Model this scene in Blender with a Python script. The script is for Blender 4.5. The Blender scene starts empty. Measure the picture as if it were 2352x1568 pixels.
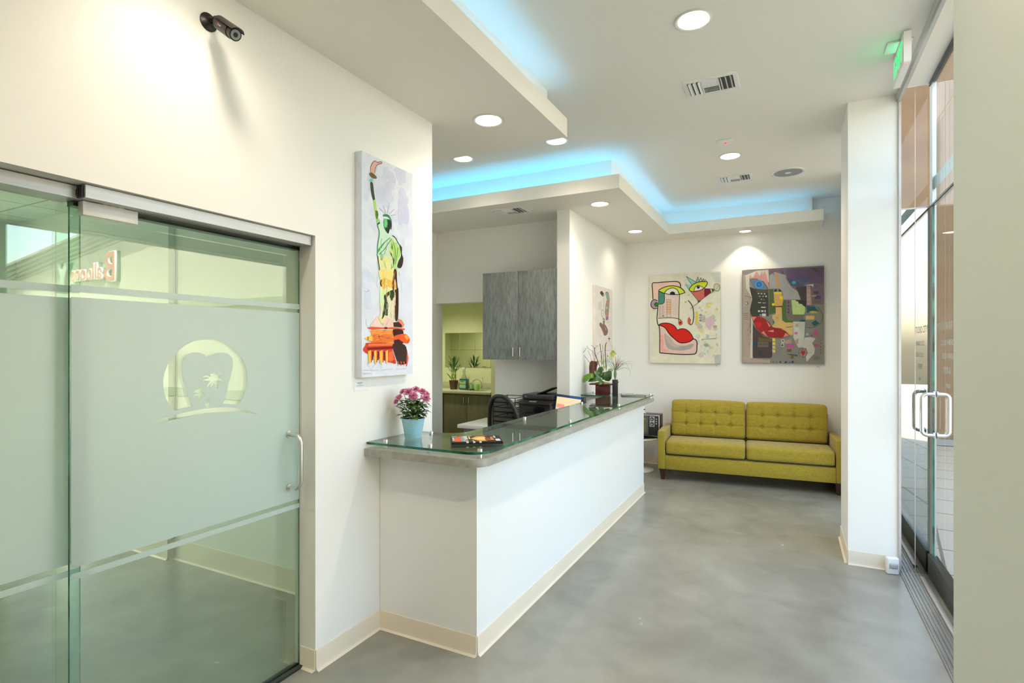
import bpy, bmesh, math, random
from mathutils import Vector, Matrix, Quaternion
random.seed(7)
PI = math.pi
R = math.radians
scn = bpy.context.scene
COL = scn.collection

# ------------------------------------------------------------------ camera
H = 1.6; FPX = 1252.9685; CY = 798.4457; YAW = R(27.0654)
cam_d = bpy.data.cameras.new('camera'); cam = bpy.data.objects.new('camera', cam_d); COL.objects.link(cam)
cam.location = (0, 0, H); cam.rotation_euler = (R(90), 0, YAW)
cam_d.sensor_width = 36; cam_d.lens = 36 * FPX / 2352; cam_d.shift_y = (CY - 784) / 2352
cam_d.clip_start = 0.05
scn.camera = cam
vs = scn.view_settings
vs.view_transform = 'Standard'; vs.look = 'None'; vs.gamma = 1; vs.exposure = 0.0; vs.use_curve_mapping = False

FW = Vector((-math.sin(YAW), math.cos(YAW))); RT = Vector((math.cos(YAW), math.sin(YAW)))
def on(u, v, ax, val):
    """the point of the plane ax = val that the survey of the room puts at picture point u, v"""
    a = (u - 1176) / FPX; b = (CY - v) / FPX
    d = Vector((FW.x + RT.x * a, FW.y + RT.y * a, b)); o = Vector((0, 0, H))
    i = 'XYZ'.index(ax)
    return o + d * ((val - o[i]) / d[i])

# ------------------------------------------------------------------ materials
MATS = {}
def srgb(r, g, b):
    f = lambda c: (c / 255 / 12.92) if c / 255 <= 0.04045 else ((c / 255 + 0.055) / 1.055) ** 2.4
    return (f(r), f(g), f(b))
def mat(name, col, rough=0.5, metal=0.0, var=0.04, scale=8.0, bump=0.0, bscale=60.0, emit=None, estr=0.0, spec=0.5, stretch=None, coat=0.0):
    if name in MATS: return MATS[name]
    m = bpy.data.materials.new(name); m.use_nodes = True
    nt = m.node_tree; b = nt.nodes['Principled BSDF']
    b.inputs['Roughness'].default_value = rough; b.inputs['Metallic'].default_value = metal
    b.inputs['Specular IOR Level'].default_value = spec
    if coat: b.inputs['Coat Weight'].default_value = coat; b.inputs['Coat Roughness'].default_value = 0.1
    tc = nt.nodes.new('ShaderNodeTexCoord'); mp = nt.nodes.new('ShaderNodeMapping')
    nt.links.new(tc.outputs['Object'], mp.inputs['Vector'])
    if stretch: mp.inputs['Scale'].default_value = stretch
    n = nt.nodes.new('ShaderNodeTexNoise'); n.inputs['Scale'].default_value = scale; n.inputs['Detail'].default_value = 4
    nt.links.new(mp.outputs['Vector'], n.inputs['Vector'])
    r = nt.nodes.new('ShaderNodeValToRGB')
    c0 = [max(0, c * (1 - var)) for c in col]; c1 = [min(1, c * (1 + var)) for c in col]
    r.color_ramp.elements[0].color = (*c0, 1); r.color_ramp.elements[1].color = (*c1, 1)
    r.color_ramp.elements[0].position = 0.3; r.color_ramp.elements[1].position = 0.7
    nt.links.new(n.outputs['Fac'], r.inputs['Fac']); nt.links.new(r.outputs['Color'], b.inputs['Base Color'])
    if bump:
        n2 = nt.nodes.new('ShaderNodeTexNoise'); n2.inputs['Scale'].default_value = bscale; n2.inputs['Detail'].default_value = 3
        nt.links.new(mp.outputs['Vector'], n2.inputs['Vector'])
        bp = nt.nodes.new('ShaderNodeBump'); bp.inputs['Strength'].default_value = bump; bp.inputs['Distance'].default_value = 0.002
        nt.links.new(n2.outputs['Fac'], bp.inputs['Height']); nt.links.new(bp.outputs['Normal'], b.inputs['Normal'])
    if emit:
        b.inputs['Emission Color'].default_value = (*emit, 1); b.inputs['Emission Strength'].default_value = estr
    MATS[name] = m
    return m

def glass(name, tint, refl=1.0, rough=0.0, ior=1.5):
    m = bpy.data.materials.new(name); m.use_nodes = True; nt = m.node_tree
    for n in list(nt.nodes): nt.nodes.remove(n)
    out = nt.nodes.new('ShaderNodeOutputMaterial'); mix = nt.nodes.new('ShaderNodeMixShader')
    t = nt.nodes.new('ShaderNodeBsdfTransparent'); t.inputs['Color'].default_value = (*tint, 1)
    g = nt.nodes.new('ShaderNodeBsdfGlossy'); g.inputs['Roughness'].default_value = rough
    fr = nt.nodes.new('ShaderNodeFresnel'); fr.inputs['IOR'].default_value = ior
    mul = nt.nodes.new('ShaderNodeMath'); mul.operation = 'MULTIPLY'; mul.inputs[1].default_value = refl; mul.use_clamp = True
    ge = nt.nodes.new('ShaderNodeNewGeometry'); io = nt.nodes.new('ShaderNodeMix'); io.data_type = 'FLOAT'
    io.inputs[2].default_value = ior; io.inputs[3].default_value = 1 / ior
    nt.links.new(ge.outputs['Backfacing'], io.inputs[0]); nt.links.new(io.outputs[0], fr.inputs['IOR'])
    nt.links.new(fr.outputs[0], mul.inputs[0]); nt.links.new(mul.outputs[0], mix.inputs[0])
    nt.links.new(t.outputs[0], mix.inputs[1]); nt.links.new(g.outputs[0], mix.inputs[2]); nt.links.new(mix.outputs[0], out.inputs[0])
    MATS[name] = m
    return m

def emis(name, col, s):
    m = bpy.data.materials.new(name); m.use_nodes = True; nt = m.node_tree
    b = nt.nodes['Principled BSDF']; b.inputs['Base Color'].default_value = (*[min(1, c) for c in col], 1)
    b.inputs['Emission Color'].default_value = (*col, 1); b.inputs['Emission Strength'].default_value = s
    return m

WALLC = (0.86, 0.855, 0.82)
M_wall = mat('wall_paint', WALLC, 0.55, var=0.008, scale=1.2, bump=0.08, bscale=140)
M_ceil = mat('ceiling_paint', (0.86, 0.835, 0.77), 0.7, var=0.008, scale=1.0, bump=0.05, bscale=120)
M_yellow = mat('yellow_green_paint', (0.68, 0.72, 0.44), 0.6, var=0.02, scale=2)
M_green = mat('pale_green_paint', (0.62, 0.76, 0.68), 0.6, var=0.01, scale=2)
M_base = mat('cove_base_vinyl', (0.76, 0.68, 0.55), 0.45, var=0.03, scale=3)
M_alu = mat('brushed_aluminium', (0.58, 0.58, 0.57), 0.42, 0.45, var=0.05, scale=3, stretch=(1, 1, 60))
M_steel = mat('polished_steel', (0.80, 0.80, 0.80), 0.12, 1.0, var=0.02)
M_satin = mat('satin_steel', (0.72, 0.72, 0.68), 0.28, 1.0, var=0.02)
M_dark = mat('dark_metal', (0.05, 0.055, 0.05), 0.35, 0.6, var=0.2)
M_black = mat('black_plastic', (0.018, 0.018, 0.019), 0.42, 0, var=0.2, scale=30)
M_blackg = mat('gloss_black', (0.008, 0.008, 0.009), 0.12, 0, var=0.1)
M_white = mat('white_plastic', (0.85, 0.85, 0.84), 0.35, 0, var=0.02)
M_whitem = mat('white_enamel', (0.82, 0.83, 0.82), 0.25, 0, var=0.02)
M_lam = mat('grey_laminate', (0.225, 0.245, 0.24), 0.42, 0, var=0.28, scale=55, stretch=(1, 1, 0.22), bump=0.1)
M_lamh = mat('grey_laminate_top', (0.36, 0.35, 0.31), 0.38, 0, var=0.16, scale=26, stretch=(1, 0.5, 1), bump=0.1)
M_brownlam = mat('brown_laminate', (0.15, 0.145, 0.09), 0.5, 0, var=0.15, scale=16, stretch=(1, 1, 0.12))
M_gedge = None
M_sofa = None
M_wood = mat('dark_walnut', (0.045, 0.018, 0.010), 0.3, 0, var=0.3, scale=20, stretch=(1, 1, 0.15))

def floor_mat():
    m = bpy.data.materials.new('polished_concrete'); m.use_nodes = True; nt = m.node_tree; b = nt.nodes['Principled BSDF']
    tc = nt.nodes.new('ShaderNodeTexCoord')
    def noise(s, d, dist=0.0):
        n = nt.nodes.new('ShaderNodeTexNoise'); n.inputs['Scale'].default_value = s; n.inputs['Detail'].default_value = d
        n.inputs['Distortion'].default_value = dist; nt.links.new(tc.outputs['Object'], n.inputs['Vector']); return n
    n1 = noise(0.9, 5, 0.4); n2 = noise(4.0, 5, 0.5)
    mx = nt.nodes.new('ShaderNodeMix'); mx.data_type = 'FLOAT'; mx.inputs[0].default_value = 0.38
    nt.links.new(n1.outputs['Fac'], mx.inputs[2]); nt.links.new(n2.outputs['Fac'], mx.inputs[3])
    r = nt.nodes.new('ShaderNodeValToRGB'); r.color_ramp.elements[0].position = 0.33; r.color_ramp.elements[1].position = 0.68
    r.color_ramp.elements[0].color = (0.205, 0.200, 0.165, 1); r.color_ramp.elements[1].color = (0.335, 0.330, 0.280, 1)
    nt.links.new(mx.outputs[0], r.inputs['Fac']); nt.links.new(r.outputs['Color'], b.inputs['Base Color'])
    rr = nt.nodes.new('ShaderNodeMapRange'); rr.inputs['To Min'].default_value = 0.20; rr.inputs['To Max'].default_value = 0.30
    nt.links.new(n2.outputs['Fac'], rr.inputs['Value']); nt.links.new(rr.outputs[0], b.inputs['Roughness'])
    bp = nt.nodes.new('ShaderNodeBump'); bp.inputs['Strength'].default_value = 0.02; bp.inputs['Distance'].default_value = 0.002
    nt.links.new(n2.outputs['Fac'], bp.inputs['Height'])
    return m
M_floor = floor_mat()

def fabric_mat():
    m = bpy.data.materials.new('chartreuse_tweed'); m.use_nodes = True; nt = m.node_tree; b = nt.nodes['Principled BSDF']
    b.inputs['Roughness'].default_value = 0.85; b.inputs['Specular IOR Level'].default_value = 0.2
    b.inputs['Sheen Weight'].default_value = 0.25
    tc = nt.nodes.new('ShaderNodeTexCoord')
    outs = []
    for sc_ in ((22, 22, 420), (420, 420, 22)):
        mp = nt.nodes.new('ShaderNodeMapping'); mp.inputs['Scale'].default_value = sc_
        nt.links.new(tc.outputs['Object'], mp.inputs['Vector'])
        n = nt.nodes.new('ShaderNodeTexNoise'); n.inputs['Scale'].default_value = 1.0; n.inputs['Detail'].default_value = 3
        nt.links.new(mp.outputs[0], n.inputs['Vector']); outs.append(n)
    a = nt.nodes.new('ShaderNodeMath'); a.operation = 'ADD'
    nt.links.new(outs[0].outputs['Fac'], a.inputs[0]); nt.links.new(outs[1].outputs['Fac'], a.inputs[1])
    h = nt.nodes.new('ShaderNodeMath'); h.operation = 'MULTIPLY'; h.inputs[1].default_value = 0.5; nt.links.new(a.outputs[0], h.inputs[0])
    r = nt.nodes.new('ShaderNodeValToRGB'); r.color_ramp.elements[0].position = 0.36; r.color_ramp.elements[1].position = 0.64
    r.color_ramp.elements[0].color = (0.245, 0.177, 0.014, 1); r.color_ramp.elements[1].color = (0.455, 0.36, 0.045, 1)
    nt.links.new(h.outputs[0], r.inputs['Fac']); nt.links.new(r.outputs['Color'], b.inputs['Base Color'])
    bp = nt.nodes.new('ShaderNodeBump'); bp.inputs['Strength'].default_value = 0.4; bp.inputs['Distance'].default_value = 0.002
    nt.links.new(h.outputs[0], bp.inputs['Height']); nt.links.new(bp.outputs['Normal'], b.inputs['Normal'])
    return m
M_sofa = fabric_mat()

def attr_mat(name, rough=0.6, mottling=0.0, mscale=6):
    m = bpy.data.materials.new(name); m.use_nodes = True; nt = m.node_tree; b = nt.nodes['Principled BSDF']
    b.inputs['Roughness'].default_value = rough; b.inputs['Specular IOR Level'].default_value = 0.25
    at = nt.nodes.new('ShaderNodeAttribute'); at.attribute_name = 'pigment'
    tc = nt.nodes.new('ShaderNodeTexCoord')
    n = nt.nodes.new('ShaderNodeTexNoise'); n.inputs['Scale'].default_value = mscale; n.inputs['Detail'].default_value = 8; n.inputs['Distortion'].default_value = 0.8
    nt.links.new(tc.outputs['Object'], n.inputs['Vector'])
    mr = nt.nodes.new('ShaderNodeMapRange'); mr.inputs['From Min'].default_value = 0.3; mr.inputs['From Max'].default_value = 0.7
    mr.inputs['To Min'].default_value = 1 - mottling; mr.inputs['To Max'].default_value = 1 + mottling * 0.4
    nt.links.new(n.outputs['Fac'], mr.inputs['Value'])
    mx = nt.nodes.new('ShaderNodeMix'); mx.data_type = 'RGBA'; mx.blend_type = 'MULTIPLY'; mx.inputs[0].default_value = 1
    nt.links.new(at.outputs['Color'], mx.inputs[6]); nt.links.new(mr.outputs[0], mx.inputs[7])
    nt.links.new(mx.outputs[2], b.inputs['Base Color'])
    return m
M_paint = attr_mat('artist_paint', 0.6, 0.10, 7)
M_print = attr_mat('printed_paper', 0.25, 0.05, 40)
M_petal = attr_mat('plant_pigment', 0.5, 0.2, 30)

M_glass = glass('clear_glass', (0.96, 0.975, 0.965), 0.5)
M_gtop = glass('countertop_glass', (0.87, 0.945, 0.905), 1.25)
M_gdoor = glass('greenish_door_glass', (0.81, 0.935, 0.85), 2.4)
M_gside = glass('reflective_side_glass', (0.35, 0.45, 0.42), 14.0)
def edge_mat():
    m = bpy.data.materials.new('green_glass_edge'); m.use_nodes = True; nt = m.node_tree; b = nt.nodes['Principled BSDF']
    b.inputs['Base Color'].default_value = (0.02, 0.20, 0.12, 1); b.inputs['Roughness'].default_value = 0.12
    tc = nt.nodes.new('ShaderNodeTexCoord'); n = nt.nodes.new('ShaderNodeTexNoise'); n.inputs['Scale'].default_value = 9
    nt.links.new(tc.outputs['Object'], n.inputs['Vector'])
    r = nt.nodes.new('ShaderNodeValToRGB'); r.color_ramp.elements[0].color = (0.003, 0.02, 0.013, 1); r.color_ramp.elements[1].color = (0.03, 0.24, 0.15, 1)
    r.color_ramp.elements[0].position = 0.35; r.color_ramp.elements[1].position = 0.65
    nt.links.new(n.outputs['Fac'], r.inputs['Fac']); nt.links.new(r.outputs['Color'], b.inputs['Base Color'])
    b.inputs['Transmission Weight'].default_value = 0.3
    return m
M_gedge = edge_mat()
def frost_mat():
    m = bpy.data.materials.new('frosted_film'); m.use_nodes = True; nt = m.node_tree
    for n in list(nt.nodes): nt.nodes.remove(n)
    out = nt.nodes.new('ShaderNodeOutputMaterial')
    tc = nt.nodes.new('ShaderNodeTexCoord'); n = nt.nodes.new('ShaderNodeTexNoise'); n.inputs['Scale'].default_value = 300
    nt.links.new(tc.outputs['Object'], n.inputs['Vector'])
    r = nt.nodes.new('ShaderNodeValToRGB'); r.color_ramp.elements[0].color = (0.59, 0.71, 0.71, 1); r.color_ramp.elements[1].color = (0.64, 0.76, 0.76, 1)
    nt.links.new(n.outputs['Fac'], r.inputs['Fac'])
    d = nt.nodes.new('ShaderNodeBsdfDiffuse'); t = nt.nodes.new('ShaderNodeBsdfTranslucent'); g = nt.nodes.new('ShaderNodeBsdfGlossy'); g.inputs['Roughness'].default_value = 0.35
    nt.links.new(r.outputs[0], d.inputs[0]); nt.links.new(r.outputs[0], t.inputs[0])
    m1 = nt.nodes.new('ShaderNodeMixShader'); m1.inputs[0].default_value = 0.42
    nt.links.new(d.outputs[0], m1.inputs[1]); nt.links.new(t.outputs[0], m1.inputs[2])
    m2 = nt.nodes.new('ShaderNodeMixShader'); m2.inputs[0].default_value = 0.08
    nt.links.new(m1.outputs[0], m2.inputs[1]); nt.links.new(g.outputs[0], m2.inputs[2]); nt.links.new(m2.outputs[0], out.inputs[0])
    return m
M_frost = frost_mat()

# ------------------------------------------------------------------ object helpers
def link(o, parent=None):
    COL.objects.link(o)
    if parent is not None: o.parent = parent
    return o
def meta(o, label=None, cat=None, group=None, kind=None):
    if label: o['label'] = label
    if cat: o['category'] = cat
    if group: o['group'] = group
    if kind: o['kind'] = kind
    return o
def thing(name, label, cat, loc=(0, 0, 0), rz=0.0, group=None, kind=None):
    o = bpy.data.objects.new(name, None); o.empty_display_size = 0.1; link(o)
    o.location = loc; o.rotation_euler = (0, 0, rz)
    return meta(o, label, cat, group, kind)
def mk(name, bm, mats, parent=None, smooth=40, label=None, cat=None, group=None, kind=None, center=None):
    if center is None: center = parent is None
    me = bpy.data.meshes.new(name)
    if center and len(bm.verts):
        lo = [min(v.co[i] for v in bm.verts) for i in range(3)]; hi = [max(v.co[i] for v in bm.verts) for i in range(3)]
        c = Vector(((lo[0] + hi[0]) / 2, (lo[1] + hi[1]) / 2, lo[2])); bmesh.ops.translate(bm, verts=bm.verts, vec=-c)
    else: c = Vector((0, 0, 0))
    bm.to_mesh(me); bm.free()
    if not isinstance(mats, (list, tuple)): mats = [mats]
    for m in mats: me.materials.append(m)
    if smooth:
        me.polygons.foreach_set('use_smooth', [True] * len(me.polygons))
        me.set_sharp_from_angle(angle=R(smooth))
    o = bpy.data.objects.new(name, me); link(o, parent)
    o.location = c
    return meta(o, label, cat, group, kind)
def BM(): return bmesh.new()
def box(bm, x0, x1, y0, y1, z0, z1, bev=0.0, seg=2, mi=0, M=None):
    vs_ = [bm.verts.new((x, y, z)) for x in (x0, x1) for y in (y0, y1) for z in (z0, z1)]
    F = [(0, 1, 3, 2), (4, 6, 7, 5), (0, 4, 5, 1), (2, 3, 7, 6), (0, 2, 6, 4), (1, 5, 7, 3)]
    fs = [bm.faces.new([vs_[i] for i in f]) for f in F]
    bmesh.ops.recalc_face_normals(bm, faces=fs)
    for f in fs: f.material_index = mi
    geo = vs_
    if bev:
        es = list({e for f in fs for e in f.edges})
        r = bmesh.ops.bevel(bm, geom=es, offset=bev, segments=seg, profile=0.5, affect='EDGES', clamp_overlap=True)
        geo = list({v for f in r['faces'] for v in f.verts} | {v for v in vs_ if v.is_valid})
        for f in r['faces']: f.material_index = mi
    if M is not None:
        bmesh.ops.transform(bm, matrix=M, verts=[v for v in geo if v.is_valid])
    return geo
def frame_of(d):
    d = d.normalized(); up = Vector((0, 0, 1)) if abs(d.z) < 0.9 else Vector((0, 1, 0))
    a = d.cross(up).normalized(); return a, d.cross(a).normalized()
def tube(bm, pts, r, seg=10, cap=True, mi=0, closed=False, flat=1.0):
    pts = [Vector(p) for p in pts]; n = len(pts); rings = []
    d0 = (pts[1] - pts[0]); a, b = frame_of(d0)
    prev = d0.normalized()
    for i, p in enumerate(pts):
        if closed: d = (pts[(i + 1) % n] - pts[i - 1])
        elif i == 0: d = pts[1] - pts[0]
        elif i == n - 1: d = pts[-1] - pts[-2]
        else: d = (pts[i + 1] - pts[i]).normalized() + (pts[i] - pts[i - 1]).normalized()
        if d.length < 1e-9: d = prev
        d = d.normalized(); q = prev.rotation_difference(d); a = q @ a; b = q @ b; prev = d
        rr = r[i] if isinstance(r, (list, tuple)) else r
        rings.append([bm.verts.new(p + (a * math.cos(t) + b * math.sin(t) * flat) * rr) for t in (2 * PI * k / seg for k in range(seg))])
    m = n if closed else n - 1
    for i in range(m):
        A, B = rings[i], rings[(i + 1) % n]
        for k in range(seg):
            f = bm.faces.new((A[k], B[k], B[(k + 1) % seg], A[(k + 1) % seg])); f.material_index = mi
    if cap and not closed:
        f = bm.faces.new(rings[0]); f.material_index = mi
        f = bm.faces.new(list(reversed(rings[-1]))); f.material_index = mi
    return rings
def cyl(bm, p0, p1, r0, r1=None, seg=24, mi=0):
    tube(bm, [p0, p1], [r0, r0 if r1 is None else r1], seg, True, mi)
def lathe(bm, prof, c=(0, 0, 0), seg=32, mi=0, M=None, closed=False):
    rings = []
    for r, z in prof:
        if r < 1e-6: rings.append([bm.verts.new((c[0], c[1], c[2] + z))])
        else: rings.append([bm.verts.new((c[0] + r * math.cos(2 * PI * k / seg), c[1] + r * math.sin(2 * PI * k / seg), c[2] + z)) for k in range(seg)])
    pairs = list(zip(rings[:-1], rings[1:]))
    if closed: pairs.append((rings[-1], rings[0]))
    for A, B in pairs:
        for k in range(seg):
            k2 = (k + 1) % seg
            if len(A) == 1 and len(B) == 1: continue
            if len(A) == 1: f = bm.faces.new((A[0], B[k2], B[k]))
            elif len(B) == 1: f = bm.faces.new((A[k], A[k2], B[0]))
            else: f = bm.faces.new((A[k], A[k2], B[k2], B[k]))
            f.material_index = mi
    if M is not None: bmesh.ops.transform(bm, matrix=M, verts=[v for r_ in rings for v in r_])
def prism(bm, poly, z0, z1, mi=0, mi_side=None, M=None):
    lo = [bm.verts.new((x, y, z0)) for x, y in poly]; hi = [bm.verts.new((x, y, z1)) for x, y in poly]
    fs = [bm.faces.new(list(reversed(lo))), bm.faces.new(hi)]
    for f in fs: f.material_index = mi
    n = len(poly)
    for i in range(n):
        f = bm.faces.new((lo[i], lo[(i + 1) % n], hi[(i + 1) % n], hi[i])); f.material_index = mi if mi_side is None else mi_side
        fs.append(f)
    bmesh.ops.recalc_face_normals(bm, faces=fs)
    if M is not None: bmesh.ops.transform(bm, matrix=M, verts=lo + hi)
def rounded(poly, radii, n=8):
    """polygon with per-corner radii"""
    out = []; N = len(poly)
    for i, p in enumerate(poly):
        r = radii[i] if isinstance(radii, (list, tuple)) else radii
        p = Vector(p)
        if not r: out.append(tuple(p)); continue
        a = (Vector(poly[i - 1]) - p).normalized(); b = (Vector(poly[(i + 1) % N]) - p).normalized()
        ang = a.angle(b); dist = r / math.tan(ang / 2)
        s = p + a * dist; e = p + b * dist; bis = (a + b).normalized(); c = p + bis * (r / math.sin(ang / 2))
        v0 = s - c; v1 = e - c; th = v0.angle_signed(v1)
        for k in range(n + 1):
            q = v0.copy(); q.rotate(Matrix.Rotation(-th * k / n, 2)); out.append(tuple(c + q))
    return out
def smoothpts(pts, n=6, closed=False):
    pts = [Vector(p) for p in pts]; out = []; N = len(pts)
    rng = range(N) if closed else range(N - 1)
    for i in rng:
        p0 = pts[i - 1] if (closed or i > 0) else pts[0]; p1 = pts[i]; p2 = pts[(i + 1) % N]
        p3 = pts[(i + 2) % N] if (closed or i + 2 < N) else pts[-1]
        for k in range(n):
            t = k / n
            out.append(0.5 * ((2 * p1) + (-p0 + p2) * t + (2 * p0 - 5 * p1 + 4 * p2 - p3) * t * t + (-p0 + 3 * p1 - 3 * p2 + p3) * t ** 3))
    if not closed: out.append(pts[-1])
    return out
def curve_mesh(make):
    cu = bpy.data.curves.new('tmp', make['type']); ob = bpy.data.objects.new('tmp', cu)
    make['fn'](cu); COL.objects.link(ob); bpy.context.view_layer.update()
    me = bpy.data.meshes.new_from_object(ob.evaluated_get(bpy.context.evaluated_depsgraph_get()))
    bpy.data.objects.remove(ob); bpy.data.curves.remove(cu)
    return me
def text_mesh(s, size, ext=0.0, align='CENTER', spacing=1.0, bev=0.0):
    def fn(cu):
        cu.body = s; cu.size = size; cu.extrude = ext; cu.align_x = align; cu.align_y = 'CENTER'; cu.space_character = spacing; cu.resolution_u = 3
        cu.bevel_depth = bev
    return curve_mesh({'type': 'FONT', 'fn': fn})
def basis(xa, ya, o):
    xa = Vector(xa).normalized(); ya = Vector(ya).normalized(); za = xa.cross(ya)
    return Matrix(((xa.x, ya.x, za.x, o[0]), (xa.y, ya.y, za.y, o[1]), (xa.z, ya.z, za.z, o[2]), (0, 0, 0, 1)))
def text(s, size, xa, ya, o, m, parent=None, name='lettering', ext=0.0005, align='CENTER', label=None, kind=None, sx=1.0, bev=0.0, spacing=1.0):
    me = text_mesh(s, size, ext, align, spacing, bev); me.name = name
    me.transform(Matrix.Diagonal((sx, 1, 1, 1))); me.transform(basis(xa, ya, o)); me.materials.append(m)
    ob = bpy.data.objects.new(name, me); link(ob, parent); return meta(ob, label, kind=kind)

# paint layers: list of (colour, points3d, 'fill') or (colour, points3d, width) on a plane with normal nrm
class Canvas:
    clamp = None
    def __init__(self, nrm, step=0.000014): self.bm = BM(); self.n = Vector(nrm); self.lay = self.bm.loops.layers.float_color.new('pigment'); self.k = 0; self.step = step
    def _col(self, fs, c):
        for f in fs:
            for l in f.loops: l[self.lay] = (*c, 1)
    def fill(self, c, pts, up=True):
        if up: self.k += 1
        off = self.n * (self.k * self.step)
        if self.clamp: pts = [(p[0], min(self.clamp[1], max(self.clamp[0], p[1])), min(self.clamp[3], max(self.clamp[2], p[2]))) for p in pts]
        vs_ = [self.bm.verts.new(Vector(p) + off) for p in pts]
        f = self.bm.faces.new(vs_); f.normal_update()
        if f.normal.dot(self.n) < 0: f.normal_flip()
        self._col([f], c); return f
    def line(self, c, pts, w, up=True):
        if up: self.k += 1
        off = self.n * (self.k * self.step); pts = [Vector(p) + off for p in pts]; L = []; Rr = []
        n = len(pts)
        for i, p in enumerate(pts):
            d = (pts[min(i + 1, n - 1)] - pts[max(i - 1, 0)])
            if d.length < 1e-9: d = Vector((1, 0, 0)).cross(self.n)
            s = self.n.cross(d.normalized()); ww = (w[i] if isinstance(w, (list, tuple)) else w) / 2
            L.append(self.bm.verts.new(p + s * ww)); Rr.append(self.bm.verts.new(p - s * ww))
        fs = []
        for i in range(n - 1):
            f = self.bm.faces.new((L[i], L[i + 1], Rr[i + 1], Rr[i])); f.normal_update()
            if f.normal.dot(self.n) < 0: f.normal_flip()
            fs.append(f)
        self._col(fs, c)
    def slab(self, c, x0, x1, y0, y1, z0, z1):
        n0 = len(self.bm.faces); box(self.bm, x0, x1, y0, y1, z0, z1); self.bm.faces.ensure_lookup_table()
        self._col(self.bm.faces[n0:], c)

# ------------------------------------------------------------------ the room shell
XW = -2.097; ZC = 3.416; ZS = 3.071; ZL = 3.2; YB = 7.62
def S(name, boxes, m, label=None):
    bm = BM()
    for b in boxes: box(bm, *b)
    return mk(name, bm, m, kind='structure', smooth=0, label=label)
S('floor', [(-6.6, 0.69, -3.0, YB + 0.2, -0.06, 0.0)], M_floor, 'polished grey concrete floor')
S('wall_left', [(XW - 0.14, XW, 1.963, 2.951, 0, ZS), (XW - 0.14, XW, -0.6, 1.963, 2.155, ZS), (XW - 0.14, XW, -3.0, -0.6, 0, ZS)], M_wall, 'white wall with the sliding glass door')
S('wall_back', [(XW - 0.10, 0.72, YB, YB + 0.14, 0, ZC)], M_wall, 'white wall behind the sofa')
S('wall_partition', [(-2.232, -2.088, 5.43, YB, 0, ZS)], M_wall, 'short white partition wall beside the reception office')
S('wall_office', [(-3.206, -2.232, 5.82, 5.96, 0, ZS), (-4.07, -3.206, 5.82, 5.96, 2.168, ZS), (-4.21, -4.07, 2.951, 5.96, 0, ZS)], M_wall, 'office wall with a doorway cut through it')
S('wall_front', [(-6.6, -4.19, 2.49, 2.951, 0, ZS), (-4.19, XW - 0.14, 2.53, 2.951, 0, ZS)], M_wall, 'wall between the side room and the office')
S('wall_daylight_block', [(0.55, 0.69, 6.6, YB, 0, ZC), (0.69, 0.9, -3.0, 1.79, 0, ZC), (0.378, 0.69, -3.0, 0.9, 0, ZC)], M_wall, 'unseen white wall pieces on the entrance side, added to cut daylight')  # unseen solid pieces where glazing would run, added to cut the daylight
S('wall_rear', [(-6.6, 0.9, -3.14, -3.0, 0, ZC)], M_wall, 'white wall at the other end of the lobby')
S('wall_side', [(-6.74, -6.6, -3.0, -0.9, 0, ZC), (-6.74, -6.6, 1.9, 2.951, 0, ZC), (-6.74, -6.6, -0.9, 1.9, 0, 1.30), (-6.74, -6.6, -0.9, 1.9, 2.35, ZC)], M_green, 'pale wall at the far side of the side room')
S('wall_kitchenette', [(-6.3, -3.94, 7.75, 7.89, 0, 2.7), (-4.006, -2.232, 7.15, 7.75, 0, 2.7), (-6.44, -6.3, 5.96, 7.89, 0, 2.7), (-6.3, -4.21, 5.82, 5.96, 0, 2.7)], M_yellow, 'yellow-green wall of the sink room')
S('ceiling_kitchenette', [(-6.44, -2.1, 5.96, 7.89, 2.6, 2.7)], M_ceil)
S('ceiling', [(-6.74, 0.70, -3.14, YB + 0.14, ZC, ZC + 0.3), (0.70, 0.89, -3.14, 4.742, 3.45, ZC + 0.3)], M_ceil, 'high white ceiling of the lobby')
S('wall_column', [(0.378, 0.69, 4.739, 5.361, 0, ZC)], M_wall, 'white column beside the entrance doors')
S('wall_pier', [(0.378, 0.69, 0.9, 1.79, 0, ZC)], mat('pier_grey_green', (0.58, 0.62, 0.56), 0.5, var=0.01, scale=1), 'grey-white pier at the near side of the entrance')  # pier coloured darker and greyer than the white walls
# side room ceiling, tiled
def tile_mat():
    m = bpy.data.materials.new('ceiling_tile'); m.use_nodes = True; nt = m.node_tree; b = nt.nodes['Principled BSDF']; b.inputs['Roughness'].default_value = 0.8
    tc = nt.nodes.new('ShaderNodeTexCoord'); br = nt.nodes.new('ShaderNodeTexBrick')
    br.offset = 0; br.inputs['Scale'].default_value = 1; br.inputs['Brick Width'].default_value = 0.61; br.inputs['Row Height'].default_value = 0.61; br.inputs['Mortar Size'].default_value = 0.008
    br.inputs['Color1'].default_value = (0.76, 0.80, 0.74, 1); br.inputs['Color2'].default_value = (0.74, 0.79, 0.73, 1); br.inputs['Mortar'].default_value = (0.35, 0.38, 0.34, 1)
    nt.links.new(tc.outputs['Object'], br.inputs['Vector']); nt.links.new(br.outputs['Color'], b.inputs['Base Color']); return m
S('ceiling_side_room', [(-6.6, XW - 0.14, -3.0, 2.53, 2.785, 2.85)], tile_mat())

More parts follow.
